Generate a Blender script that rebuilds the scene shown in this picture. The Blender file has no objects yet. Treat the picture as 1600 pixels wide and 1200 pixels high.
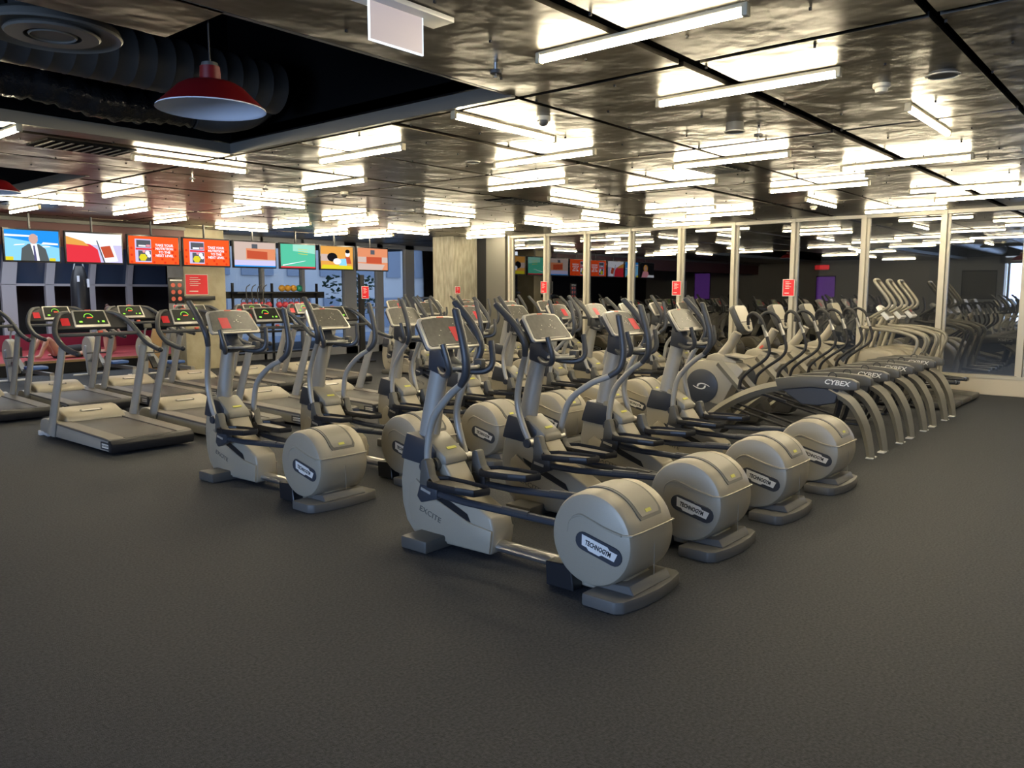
import bpy, bmesh, math, random
from mathutils import Vector, Matrix
random.seed(7)
S = bpy.context.scene
COL = S.collection
R = math.radians
PI = math.pi

# ------------------------------------------------------------------ camera
F_PX, HZ, EYE = 1255.0, 457.0, 1.68
TILT = math.atan((600 - HZ) / F_PX)
AZ = math.atan((1866.0 - 800) / (F_PX / math.cos(TILT)))
cam = bpy.data.cameras.new('camera')
cam.sensor_width = 36.0
cam.lens = 36.0 * F_PX / 1600.0
cam.clip_start = 0.05
cam.clip_end = 200
cob = bpy.data.objects.new('camera', cam)
COL.objects.link(cob)
cob.location = (0, 0, EYE)
fwd = Vector((math.cos(AZ) * math.cos(TILT), math.sin(AZ) * math.cos(TILT), -math.sin(TILT)))
cob.rotation_euler = fwd.to_track_quat('-Z', 'Y').to_euler()
S.camera = cob
S.view_settings.view_transform = 'Standard'
S.view_settings.look = 'None'
S.view_settings.exposure = 0.78
S.view_settings.gamma = 1.0
S.view_settings.use_curve_mapping = False

# ------------------------------------------------------------------ world: blue dusk
W = bpy.data.worlds.new('dusk')
S.world = W
W.use_nodes = True
wn = W.node_tree
bg = wn.nodes['Background']
wtc = wn.nodes.new('ShaderNodeTexCoord')
wsp = wn.nodes.new('ShaderNodeSeparateXYZ')
wrp = wn.nodes.new('ShaderNodeValToRGB')
wn.links.new(wtc.outputs['Generated'], wsp.inputs[0])
wn.links.new(wsp.outputs['Z'], wrp.inputs[0])
wn.links.new(wrp.outputs[0], bg.inputs['Color'])
wrp.color_ramp.elements[0].color = (0.42, 0.47, 0.55, 1)
wrp.color_ramp.elements[1].color = (0.26, 0.35, 0.52, 1)
bg.inputs['Strength'].default_value = 1.7


def area(name, loc, rot, sx, sy, power, color):
    l = bpy.data.lights.new(name, 'AREA')
    l.shape = 'RECTANGLE'
    l.size = sx
    l.size_y = sy
    l.energy = power
    l.color = color
    o = bpy.data.objects.new(name, l)
    COL.objects.link(o)
    o.location = loc
    o.rotation_euler = rot
    return o


# dusk daylight arriving through the tall windows of the left wall
area('window_daylight', (-8.6, 1.0, 1.7), (0, R(-90), 0), 2.5, 10.0, 620, (0.38, 0.58, 1.0))
area('studio_fill', (6.0, 19.6, 3.12), (0, 0, 0), 7.0, 2.4, 120, (0.80, 0.88, 1.0))  # added fill light hung under the studio ceiling, no fixture there

TUBE_STRENGTH = 62.0


# ------------------------------------------------------------------ materials
def mat(name, col, rough=0.5, metal=0.0, emit=None, es=1.0, spec=0.5, coat=0.0):
    m = bpy.data.materials.new(name)
    m.use_nodes = True
    b = m.node_tree.nodes['Principled BSDF']
    b.inputs['Base Color'].default_value = (*col, 1)
    b.inputs['Roughness'].default_value = rough
    b.inputs['Metallic'].default_value = metal
    b.inputs['Specular IOR Level'].default_value = spec
    b.inputs['Coat Weight'].default_value = coat
    if emit:
        b.inputs['Emission Color'].default_value = (*emit, 1)
        b.inputs['Emission Strength'].default_value = es
    return m


def noise_mat(name, c1, c2, scale, rough=0.5, metal=0.0, bump=0.0, bscale=None, lo=0.35, hi=0.65, detail=4, rough2=None, stretch=(1, 1, 1), spec=0.5):
    m = mat(name, c1, rough, metal, spec=spec)
    nt = m.node_tree
    b = nt.nodes['Principled BSDF']
    tc = nt.nodes.new('ShaderNodeTexCoord')
    mp = nt.nodes.new('ShaderNodeMapping')
    mp.inputs['Scale'].default_value = stretch
    nt.links.new(tc.outputs['Object'], mp.inputs[0])
    n = nt.nodes.new('ShaderNodeTexNoise')
    n.inputs['Scale'].default_value = scale
    n.inputs['Detail'].default_value = detail
    nt.links.new(mp.outputs[0], n.inputs['Vector'])
    r = nt.nodes.new('ShaderNodeValToRGB')
    r.color_ramp.elements[0].position = lo
    r.color_ramp.elements[1].position = hi
    r.color_ramp.elements[0].color = (*c1, 1)
    r.color_ramp.elements[1].color = (*c2, 1)
    nt.links.new(n.outputs['Fac'], r.inputs[0])
    nt.links.new(r.outputs[0], b.inputs['Base Color'])
    if rough2 is not None:
        mr = nt.nodes.new('ShaderNodeMapRange')
        mr.inputs['To Min'].default_value = rough
        mr.inputs['To Max'].default_value = rough2
        nt.links.new(n.outputs['Fac'], mr.inputs['Value'])
        nt.links.new(mr.outputs[0], b.inputs['Roughness'])
    if bump:
        n2 = nt.nodes.new('ShaderNodeTexNoise')
        n2.inputs['Scale'].default_value = bscale or scale
        n2.inputs['Detail'].default_value = 3
        nt.links.new(mp.outputs[0], n2.inputs['Vector'])
        bp = nt.nodes.new('ShaderNodeBump')
        bp.inputs['Strength'].default_value = bump
        bp.inputs['Distance'].default_value = 0.02
        nt.links.new(n2.outputs['Fac'], bp.inputs['Height'])
        nt.links.new(bp.outputs[0], b.inputs['Normal'])
    return m


def emis(name, col, s=1.0):
    m = bpy.data.materials.new(name)
    m.use_nodes = True
    nt = m.node_tree
    nt.nodes.remove(nt.nodes['Principled BSDF'])
    e = nt.nodes.new('ShaderNodeEmission')
    e.inputs['Color'].default_value = (*col, 1)
    e.inputs['Strength'].default_value = s
    nt.links.new(e.outputs[0], nt.nodes['Material Output'].inputs['Surface'])
    return m


def glass_mat(name, tint, ior=1.8):
    m = bpy.data.materials.new(name)
    m.use_nodes = True
    nt = m.node_tree
    nt.nodes.remove(nt.nodes['Principled BSDF'])
    t = nt.nodes.new('ShaderNodeBsdfTransparent')
    t.inputs['Color'].default_value = (*tint, 1)
    g = nt.nodes.new('ShaderNodeBsdfGlossy')
    g.inputs['Roughness'].default_value = 0.01
    f = nt.nodes.new('ShaderNodeFresnel')
    f.inputs['IOR'].default_value = ior
    mx = nt.nodes.new('ShaderNodeMixShader')
    nt.links.new(f.outputs[0], mx.inputs[0])
    nt.links.new(t.outputs[0], mx.inputs[1])
    nt.links.new(g.outputs[0], mx.inputs[2])
    nt.links.new(mx.outputs[0], nt.nodes['Material Output'].inputs['Surface'])
    return m


M = {}
M['floor'] = noise_mat('rubber_floor', (0.016, 0.0185, 0.024), (0.066, 0.072, 0.086), 70, 0.62, 0, 0.7, 200, 0.3, 0.7, 8, spec=0.35)
M['ceil'] = noise_mat('dark_metal_panel', (0.09, 0.081, 0.066), (0.15, 0.135, 0.112), 0.9, 0.24, 1.0, 1.0, 2.4, rough2=0.46, stretch=(1, 1, 1))
M['black'] = mat('matt_black', (0.008, 0.008, 0.009), 0.8)
M['blackgap'] = mat('gap_black', (0.004, 0.004, 0.004), 0.8, spec=0.05)
M['beige'] = noise_mat('warm_grey_plastic', (0.345, 0.312, 0.24), (0.365, 0.33, 0.256), 300, 0.42, 0.15, 0.02, 600)
M['beige2'] = mat('warm_grey_panel', (0.25, 0.235, 0.195), 0.42, 0.1)
M['silver'] = mat('silver_paint', (0.36, 0.35, 0.315), 0.36, 0.15)
M['steel'] = mat('brushed_steel', (0.55, 0.54, 0.51), 0.28, 0.9)
M['grip'] = mat('dark_grey_rubber', (0.048, 0.051, 0.056), 0.40)
M['dark'] = mat('dark_blue_grey_plastic', (0.038, 0.043, 0.054), 0.38)
M['dgrey'] = mat('mid_dark_grey_plastic', (0.085, 0.082, 0.073), 0.45)
M['foot'] = mat('grey_foot_plastic', (0.105, 0.102, 0.094), 0.5)
M['arcs'] = mat('arch_silver_brown', (0.27, 0.25, 0.20), 0.38, 0.35)
M['blk'] = mat('black_plastic', (0.014, 0.015, 0.018), 0.35)
M['blkrub'] = mat('black_rubber', (0.02, 0.02, 0.022), 0.55)
M['panel'] = noise_mat('console_face', (0.075, 0.073, 0.064), (0.10, 0.097, 0.085), 30, 0.35)
M['panelL'] = mat('pale_console_face', (0.45, 0.42, 0.33), 0.35)
M['panelD'] = mat('dark_console_face', (0.03, 0.032, 0.028), 0.3)
M['bezel'] = mat('silver_bezel', (0.52, 0.50, 0.45), 0.32, 0.4)
M['belt'] = noise_mat('belt_rubber', (0.022, 0.021, 0.021), (0.034, 0.032, 0.031), 40, 0.5)
M['deckgrey'] = mat('deck_rail_grey', (0.13, 0.118, 0.102), 0.5)
M['white'] = mat('white_plastic', (0.72, 0.71, 0.68), 0.4)
M['logo'] = mat('logo_white', (0.75, 0.74, 0.70), 0.4)
M['yellow'] = mat('yellow_sticker', (0.62, 0.60, 0.10), 0.5)
M['red'] = mat('red_sign', (0.62, 0.012, 0.022), 0.4, 0, (0.6, 0.01, 0.02), 0.12)  # printed notices, with a faint glow added to the red
M['redst'] = mat('red_sticker', (0.60, 0.015, 0.03), 0.4)
M['redp'] = mat('red_tab', (0.60, 0.10, 0.06), 0.4)
M['led_g'] = emis('green_led', (0.35, 1.0, 0.08), 0.8)
M['led_r'] = emis('red_led', (1.0, 0.12, 0.05), 0.9)
M['tube'] = emis('fluorescent_tube', (1.0, 0.86, 0.59), TUBE_STRENGTH)
M['batten'] = mat('cream_batten', (0.42, 0.37, 0.25), 0.5)
M['mull'] = mat('pale_mullion', (0.46, 0.43, 0.35), 0.45, 0.1)
M['mullg'] = mat('grey_mullion', (0.36, 0.37, 0.40), 0.5, 0.1)
M['gasket'] = mat('grey_gasket', (0.10, 0.10, 0.10), 0.5)
M['kerb'] = mat('cream_kerb', (0.55, 0.49, 0.38), 0.55)
M['concrete'] = noise_mat('board_concrete', (0.26, 0.24, 0.18), (0.40, 0.37, 0.29), 5, 0.8, 0, 0.2, 20, stretch=(3, 3, 0.6))
M['pillar'] = noise_mat('tan_concrete', (0.34, 0.30, 0.20), (0.42, 0.375, 0.26), 4, 0.8, 0, 0.1, 30)
M['fascia'] = mat('grey_fascia', (0.15, 0.145, 0.125), 0.45, 0.3)
M['bulk'] = mat('red_lit_bulkhead', (0.11, 0.035, 0.035), 0.5)  # maroon colour stands in for red light on the bulkhead
M['duct'] = noise_mat('grey_duct', (0.045, 0.043, 0.04), (0.06, 0.058, 0.053), 3, 0.45, 0.3, 0.1, 6)
M['foil'] = noise_mat('black_foil_duct', (0.01, 0.01, 0.01), (0.02, 0.02, 0.02), 6, 0.15, 0.3, 0.9, 14)
M['redlamp'] = mat('red_enamel', (0.13, 0.003, 0.005), 0.4)
M['lampin'] = mat('white_enamel', (0.75, 0.80, 0.88), 0.5)
M['wallw'] = mat('grey_white_wall', (0.36, 0.37, 0.37), 0.7)
M['walld'] = mat('dark_wall', (0.24, 0.24, 0.245), 0.7)
M['walldk'] = mat('black_wall', (0.012, 0.011, 0.012), 0.7)
M['redmat'] = noise_mat('red_vinyl_mat', (0.36, 0.045, 0.05), (0.42, 0.06, 0.065), 3, 0.5)
M['crims'] = mat('crimson_pad', (0.20, 0.008, 0.03), 0.5)
M['tan'] = mat('tan_board', (0.42, 0.27, 0.13), 0.6)
M['glass'] = glass_mat('window_glass', (0.75, 0.77, 0.78), 3.0)
M['glassd'] = glass_mat('dark_window_glass', (0.20, 0.22, 0.26), 1.6)
M['glassb'] = glass_mat('clear_window_glass', (0.85, 0.9, 0.95), 1.45)
M['exitw'] = mat('frosted_acrylic', (0.42, 0.37, 0.38), 0.4, 0, (0.55, 0.48, 0.52), 0.28)
M['exitedge'] = emis('lit_acrylic_edge', (0.75, 0.9, 1.0), 1.1)
M['cream'] = mat('cream_plastic', (0.50, 0.47, 0.38), 0.45)
M['pink'] = mat('pink_vinyl', (0.62, 0.07, 0.10), 0.4)
M['orange'] = mat('orange_ball', (0.72, 0.36, 0.04), 0.5)
M['green'] = mat('green_ball', (0.02, 0.36, 0.24), 0.5)
M['skin'] = mat('skin', (0.55, 0.32, 0.23), 0.5)
M['hair'] = mat('brown_hair', (0.08, 0.035, 0.02), 0.6)
M['cloth'] = mat('black_sportswear', (0.012, 0.012, 0.014), 0.8)
M['blue'] = mat('blue_seat', (0.04, 0.10, 0.30), 0.4)
M['rowgrey'] = mat('rower_grey', (0.42, 0.44, 0.46), 0.35, 0.3)
M['bld'] = mat('pale_building', (0.62, 0.64, 0.66), 0.7)
M['bld2'] = mat('blue_grey_building', (0.28, 0.34, 0.44), 0.7)
M['leaf'] = mat('leaves', (0.03, 0.07, 0.035), 0.7)
M['purple'] = mat('purple_poster', (0.18, 0.06, 0.35), 0.5, 0, (0.3, 0.1, 0.6), 0.3)  # faint glow added to the poster colour


# ------------------------------------------------------------------ mesh builder
def catmull(pts, n):
    if n <= 1 or len(pts) < 3:
        return [Vector(p) for p in pts]
    P = [Vector(p) for p in pts]
    P = [P[0] * 2 - P[1]] + P + [P[-1] * 2 - P[-2]]
    out = []
    for i in range(1, len(P) - 2):
        for k in range(n):
            t = k / n
            a, b, c, d = P[i - 1], P[i], P[i + 1], P[i + 2]
            out.append(0.5 * ((2 * b) + (c - a) * t + (2 * a - 5 * b + 4 * c - d) * t * t + (3 * b - 3 * c + d - a) * t ** 3))
    out.append(P[-2])
    return out


class MB:
    def __init__(s):
        s.bm = bmesh.new()

    def _bevel(s, verts, bev, seg=2, ang=30):
        if bev <= 0:
            return
        vs = set(verts)
        ed = [e for e in s.bm.edges if e.verts[0] in vs and e.verts[1] in vs and len(e.link_faces) == 2 and e.calc_face_angle(0) > R(ang)]
        bmesh.ops.bevel(s.bm, geom=ed, offset=bev, segments=seg, affect='EDGES', profile=0.5, clamp_overlap=True)

    def box(s, c, d, rot=None, bev=0.0, seg=2):
        m = Matrix.Translation(c)
        if rot is not None:
            m = m @ rot.to_4x4()
        m = m @ Matrix.Diagonal((d[0], d[1], d[2], 1))
        r = bmesh.ops.create_cube(s.bm, size=1.0, matrix=m)
        s._bevel(r['verts'], bev, seg)
        return s

    def prism(s, pts, a, b, axis='x', bev=0.0, seg=2, rot=None, off=(0, 0, 0)):
        def mk(u, v, w):
            if axis == 'x':
                p = Vector((w, u, v))
            elif axis == 'y':
                p = Vector((u, w, v))
            else:
                p = Vector((u, v, w))
            if rot is not None:
                p = rot @ p
            return p + Vector(off)
        A = [s.bm.verts.new(mk(u, v, a)) for u, v in pts]
        B = [s.bm.verts.new(mk(u, v, b)) for u, v in pts]
        n = len(pts)
        fs = [s.bm.faces.new(A[::-1]), s.bm.faces.new(B)]
        for i in range(n):
            fs.append(s.bm.faces.new((A[i], A[(i + 1) % n], B[(i + 1) % n], B[i])))
        bmesh.ops.recalc_face_normals(s.bm, faces=fs)
        s._bevel(A + B, bev, seg)
        return s

    def tube(s, pts, r, seg=10, n=4, flat=(1, 1), closed=False, up=None):
        m0 = len(pts)
        P = catmull(pts, n)
        N = len(P)
        if isinstance(r, (int, float)):
            rr = [r] * N
        else:
            rr = []
            for i in range(N):
                t = i / (N - 1) * (len(r) - 1)
                k = min(int(t), len(r) - 2)
                rr.append(r[k] + (r[k + 1] - r[k]) * (t - k))
        rings = []
        pu = None
        for i in range(N):
            if closed:
                d = (P[(i + 1) % N] - P[i - 1])
            else:
                d = P[min(i + 1, N - 1)] - P[max(i - 1, 0)]
            d.normalize()
            if pu is None:
                u0 = Vector(up) if up else (Vector((0, 0, 1)) if abs(d.z) < 0.9 else Vector((0, 1, 0)))
                pu = u0
            u = pu - d * pu.dot(d)
            if u.length < 1e-5:
                u = d.orthogonal()
            u.normalize()
            pu = u
            w = d.cross(u)
            rings.append([s.bm.verts.new(P[i] + (u * math.cos(2 * PI * k / seg) * flat[0] + w * math.sin(2 * PI * k / seg) * flat[1]) * rr[i]) for k in range(seg)])
        last = N if closed else N - 1
        fs = []
        for i in range(last):
            a, b = rings[i], rings[(i + 1) % N]
            for k in range(seg):
                fs.append(s.bm.faces.new((a[k], a[(k + 1) % seg], b[(k + 1) % seg], b[k])))
        if not closed:
            fs.append(s.bm.faces.new(rings[0][::-1]))
            fs.append(s.bm.faces.new(rings[-1]))
        bmesh.ops.recalc_face_normals(s.bm, faces=fs)
        return s

    def cyl(s, p0, p1, r0, r1=None, seg=16):
        return s.tube([p0, p1], [r0, r0 if r1 is None else r1], seg, 1)

    def lathe(s, prof, c=(0, 0, 0), axis='z', seg=24, closed=False):
        rings = []
        for r, h in prof:
            ring = []
            for k in range(seg):
                a = 2 * PI * k / seg
                x, y = r * math.cos(a), r * math.sin(a)
                p = (x, y, h) if axis == 'z' else ((h, x, y) if axis == 'x' else (x, h, y))
                ring.append(s.bm.verts.new(Vector(p) + Vector(c)))
            rings.append(ring)
        fs = []
        for i in range(len(prof) - 1 + (1 if closed else 0)):
            a, b = rings[i], rings[(i + 1) % len(prof)]
            for k in range(seg):
                fs.append(s.bm.faces.new((a[k], a[(k + 1) % seg], b[(k + 1) % seg], b[k])))
        if not closed:
            fs.append(s.bm.faces.new(rings[0][::-1]))
            fs.append(s.bm.faces.new(rings[-1]))
        bmesh.ops.recalc_face_normals(s.bm, faces=fs)
        return s

    def ball(s, c, r, seg=12, sc=(1, 1, 1)):
        bmesh.ops.create_uvsphere(s.bm, u_segments=seg, v_segments=max(6, seg // 2 + 2), radius=r, matrix=Matrix.Translation(c) @ Matrix.Diagonal((*sc, 1)))
        return s

    def build(s, name, m, parent=None, loc=None, smooth=35):
        me = bpy.data.meshes.new(name)
        s.bm.to_mesh(me)
        s.bm.free()
        me.materials.append(m)
        if smooth:
            me.shade_smooth()
            me.set_sharp_from_angle(angle=R(smooth))
        o = bpy.data.objects.new(name, me)
        COL.objects.link(o)
        if parent:
            o.parent = parent
        if loc:
            o.location = loc
        return o


def text(name, body, size, m, parent, loc, rot, ext=0.001, bold=0.0, sx=1.0, shear=0.0, align='CENTER'):
    cu = bpy.data.curves.new(name, 'FONT')
    cu.body = body
    cu.size = size
    cu.extrude = ext
    cu.offset = bold
    cu.shear = shear
    cu.align_x = align
    cu.align_y = 'CENTER'
    cu.resolution_u = 2
    to = bpy.data.objects.new(name, cu)
    COL.objects.link(to)
    dg = bpy.context.evaluated_depsgraph_get()
    me = bpy.data.meshes.new_from_object(to.evaluated_get(dg))
    bpy.data.objects.remove(to)
    for v in me.vertices:
        v.co.x *= sx
    me.materials.clear()
    me.materials.append(m)
    o = bpy.data.objects.new(name, me)
    COL.objects.link(o)
    o.parent = parent
    o.location = loc
    o.rotation_euler = rot
    return o


def tag(o, label=None, cat=None, group=None, kind=None):
    if label: o['label'] = label
    if cat: o['category'] = cat
    if group: o['group'] = group
    if kind: o['kind'] = kind
    return o


def empty(name, loc, label=None, cat=None, group=None, rz=0):
    o = bpy.data.objects.new(name, None)
    o.empty_display_size = 0.1
    COL.objects.link(o)
    o.location = loc
    o.rotation_euler = (0, 0, rz)
    return tag(o, label, cat, group)


def copy_tree(o, parent=None):
    c = o.copy()
    COL.objects.link(c)
    c.parent = parent
    for ch in o.children:
        copy_tree(ch, c)
    return c


def struct(o):
    o['kind'] = 'structure'
    return o


RX = lambda a: Matrix.Rotation(a, 3, 'X')
RY = lambda a: Matrix.Rotation(a, 3, 'Y')
RZ = lambda a: Matrix.Rotation(a, 3, 'Z')
H = 3.05
GX = 15.1

# ================================================================== SHELL
# floor
struct(MB().box((5.0, 9.5, -0.05), (26, 28, 0.1)).build('floor', M['floor'], smooth=0))
# ceiling panels with open gaps, black void above
xs = [-8.0, -6.16, -3.49, -0.82, 1.85, 4.53, 7.2, 9.87, 12.54, 15.21, 17.9]
ys = [-4.5] + [-2.92 + 1.335 * k for k in range(15)] + [17.9]
V1 = (-8, 4.47, 3.75, 7.42)
V1B = (-8, 2.25, 3.75, 4.35)
V2 = (-8, 4.2, 10.1, 13.45)


def subtract(r, v):
    x0, x1, y0, y1 = r
    a0, a1, b0, b1 = v
    if x1 <= a0 or x0 >= a1 or y1 <= b0 or y0 >= b1:
        return [r]
    out = []
    if y0 < b0: out.append((x0, x1, y0, b0))
    if y1 > b1: out.append((x0, x1, b1, y1))
    m0, m1 = max(y0, b0), min(y1, b1)
    if x0 < a0: out.append((x0, a0, m0, m1))
    if x1 > a1: out.append((a1, x1, m0, m1))
    return out


cb = MB()
for i in range(len(xs) - 1):
    for j in range(len(ys) - 1):
        g = 0.03
        cells = [(xs[i] + g, xs[i + 1] - g, ys[j] + (0.06 if j % 2 else 0.03), ys[j + 1] - (0.02 if j % 2 else 0.05))]
        for v in (V1, V2):
            cells = [q for c in cells for q in subtract(c, v)]
        for (x0, x1, y0, y1) in cells:
            if x1 - x0 < 0.06 or y1 - y0 < 0.06 or (x1 < 9 and y0 > 16.5):
                continue
            y1 = min(y1, 16.5) if x0 < 8 else y1
            cb.box(((x0 + x1) / 2, (y0 + y1) / 2, H + 0.015), (x1 - x0, y1 - y0, 0.03))
cb.box(((V1B[0] + V1B[1]) / 2, (V1B[2] + V1B[3]) / 2, H + 0.015), (V1B[1] - V1B[0], V1B[3] - V1B[2], 0.03))
struct(cb.build('ceiling', M['ceil'], smooth=0))
rv = MB()
for i in range(-2, 28):
    for j in range(-3, 26):
        x, y = 0.32 + 0.62 * i, 0.2 + 0.66 * j + 0.2 * (i % 2)
        if all(not (a0 - .1 < x < a1 + .1 and b0 - .1 < y < b1 + .1) for a0, a1, b0, b1 in (V1, V2)) and x < 15 and y < 16.3:
            rv.box((x, y, H - 0.006), (0.012, 0.012, 0.014))
struct(rv.build('ceiling', M['black'], smooth=0))
sl = MB()
allr = [(-8.2, 20, -4.6, 24)]
for v in (V1, V2):
    allr = [q for c in allr for q in subtract(c, v)]
for (x0, x1, y0, y1) in allr:
    sl.box(((x0 + x1) / 2, (y0 + y1) / 2, H + 0.16), (x1 - x0, y1 - y0, 0.08))
for v in (V1, V2):   # black sides and top of the open ceiling wells
    x0, x1, y0, y1 = v
    sl.box(((x0 + x1) / 2, y0 - 0.03, 3.78), (x1 - x0 + .2, 0.06, 1.24))
    sl.box(((x0 + x1) / 2, y1 + 0.03, 3.78), (x1 - x0 + .2, 0.06, 1.24))
    sl.box((x1 + 0.03, (y0 + y1) / 2, 3.78), (0.06, y1 - y0 + .2, 1.24))
    sl.box((x0 - 0.03, (y0 + y1) / 2, 3.78), (0.06, y1 - y0 + .2, 1.24))
    sl.box(((x0 + x1) / 2, (y0 + y1) / 2, 4.38), (x1 - x0 + .2, y1 - y0 + .2, 0.06))
struct(sl.build('ceiling', M['blackgap'], smooth=0))
fb = MB()
for (x0, x1, y0, y1) in (V1, V2):
    fb.box(((x0 + x1) / 2, y1 - 0.015, H + 0.04), (x1 - x0, 0.05, 0.10))
    fb.box((x1 - 0.015, (y0 + y1) / 2, H + 0.04), (0.05, y1 - y0, 0.10))
    fb.box(((x0 + x1) / 2, y0 + 0.01, H + 0.04), (x1 - x0, 0.03, 0.08))
struct(fb.build('trim_1', M['fascia'], smooth=0))

# walls behind and beside the camera (seen only in the glass)
struct(MB().box((5, -4.55, 1.6), (26, 0.1, 3.2)).build('wall_rear', M['wallw'], smooth=0))
wl = MB()
wl.box((-8.05, 1.0, 0.2), (0.1, 10.4, 0.4))
wl.box((-8.05, 1.0, 2.98), (0.1, 10.4, 0.24))
wl.box((-8.05, 7.4, 1.6), (0.1, 2.8, 3.3))
struct(wl.build('wall_left', M['wallw'], smooth=0))
struct(MB().box((-8.05, 16.2, 1.6), (0.1, 14.8, 3.3)).build('wall_left', mat('grey_wall', (0.42, 0.41, 0.39), 0.7), smooth=0))
wf = MB()
for k in range(6):
    wf.box((-8.05, -3.9 + 1.95 * k, 1.62), (0.12, 0.09, 2.5))
struct(wf.build('window_1', M['mullg'], smooth=0))

# right-hand glass wall
struct(MB().box((GX + 0.16, 4.2, 0.14), (0.32, 17.4, 0.28), bev=0.01).build('baseboard_right', M['kerb'], smooth=0))
posts = [-3.9, -2.71, -1.52, -0.33, 0.86, 2.06, 3.27, 4.56, 5.83, 7.03, 8.22, 9.42, 10.6, 11.75, 12.85]
pb = MB()
for y in posts:
    pb.box((GX + 0.06, y, 1.66), (0.12, 0.06, 2.78))
    pb.box((GX + 0.10, y - 0.055, 1.66), (0.06, 0.04, 2.78))
    pb.box((GX + 0.10, y + 0.055, 1.66), (0.06, 0.04, 2.78))
pb.box((GX + 0.07, 4.45, 3.02), (0.10, 16.9, 0.06))
pb.box((GX + 0.07, 4.45, 0.30), (0.16, 16.9, 0.05))
struct(pb.build('window_2', M['mull'], smooth=0))
gb = MB()
for i in range(len(posts) - 1):
    gb.box((GX + 0.11, (posts[i] + posts[i + 1]) / 2, 1.65), (0.012, posts[i + 1] - posts[i] - 0.14, 2.68))
struct(gb.build('window_2', M['glass'], smooth=0))
# added dark box behind the glass, keeps sky light out
db = MB()
db.box((GX + 3.4, 4.2, 1.6), (0.1, 17.6, 3.4))
db.box((GX + 1.9, -4.6, 1.6), (3.4, 0.1, 3.4))
db.box((GX + 1.9, 12.99, 1.6), (3.4, 0.06, 3.4))
struct(db.build('wall_sky_block', M['walld'], smooth=0))
# return beyond the glass: grey panel, dark reveal
struct(MB().box((GX + 0.06, 13.27, 1.52), (0.14, 0.62, 3.05)).build('wall_return', M['fascia'], smooth=0))
struct(MB().box((GX + 0.12, 13.85, 1.52), (0.1, 0.62, 3.05)).build('wall_reveal', M['black'], smooth=0))
# concrete columns
cc = struct(MB().box((14.72, 14.3, 1.525), (0.86, 0.72, 3.05), bev=0.01).build('wall_column', M['concrete'], smooth=0))
struct(MB().box((9.2, 16.9, 1.525), (0.98, 0.7, 3.05), bev=0.01).build('wall_pillar', M['pillar'], smooth=0))
# far windows
YB = 17.85
mb = MB()
for x0, x1 in ((11.4, 11.48), (12.6, 12.68), (13.98, 14.38), (15.14, 15.36), (16.22, 16.56), (17.9, 18.0)):
    mb.box(((x0 + x1) / 2, YB, 1.52), (x1 - x0, 0.14, 3.05))
mb.box((14.6, YB, 0.1), (9.4, 0.14, 0.2))
mb.box((14.6, YB, 2.99), (9.4, 0.14, 0.12))
mb.box((14.6, YB + 0.02, 1.25), (9.4, 0.05, 0.05))
struct(mb.build('window_3', M['mullg'], smooth=0))
struct(MB().box((14.6, YB + 0.03, 1.5), (9.3, 0.01, 2.9)).build('window_3', M['glassb'], smooth=0))
mb = MB()
mb.box((17.4, YB - 0.02, 1.52), (2.6, 0.05, 0.05))
struct(mb.build('trim_2', M['mullg'], smooth=0))
struct(MB().box((18.3, 15.6, 1.6), (0.1, 4.6, 3.3)).build('wall_far_right', M['walld'], smooth=0))
# bulkhead, reddish light painted in as maroon, and studio behind it
struct(MB().box((0.25, 16.56, 2.80), (17.0, 0.1, 0.5)).build('wall_bulkhead', M['bulk'], smooth=0))
struct(MB().box((0.25, 16.48, 3.02), (17.0, 0.06, 0.07)).build('trim_3', M['fascia'], smooth=0))
struct(MB().box((2, 22.9, 1.6), (20, 0.1, 3.3)).build('wall_studio', M['walldk'], smooth=0))
struct(MB().box((11.15, 20.35, 1.6), (0.08, 5.55, 3.3), RZ(-math.atan(2.5 / 4.95))).build('wall_studio_side', M['walldk'], smooth=0))
sw = MB()
for x0, x1 in ((6.95, 7.27), (7.93, 8.13), (8.98, 9.12), (9.95, 10.09)):
    xm = (x0 + x1) / 2
    sw.box((xm, 22.0, 0.98), (x1 - x0, 0.12, 1.80))
    sw.prism([(-(x1 - x0) / 2, 0), ((x1 - x0) / 2, 0), ((x1 - x0) / 2 + .15, 1.2), (-(x1 - x0) / 2 + .15, 1.2)], -0.06, 0.06, 'y', off=(xm, 22.0, 1.87))
sw.box((7.9, 22.02, 1.87), (6.4, 0.08, 0.06))
struct(sw.build('window_4', M['mullg'], smooth=0))
struct(MB().box((7.9, 22.08, 2.45), (6.4, 0.02, 1.1)).build('window_4', mat('bluish_reflection_pane', (0.03, 0.045, 0.08), 0.12), smooth=0))  # opaque panes, the bluish reflection is painted into their colour
struct(MB().box((5.0, 20.1, 0.115), (13.3, 4.2, 0.23)).build('floor_platform', M['black'], smooth=0))
struct(MB().box((5.0, 20.1, 0.25), (13.3, 4.2, 0.03)).build('floor_mat', M['redmat'], smooth=0))
struct(MB().box((5.0, 17.985, 0.25), (13.3, 0.03, 0.05)).build('trim_4', M['tan'], smooth=0))
struct(MB().box((5.0, 21.85, 0.46), (13.3, 0.12, 0.38)).build('trim_5', M['crims'], smooth=0))

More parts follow.
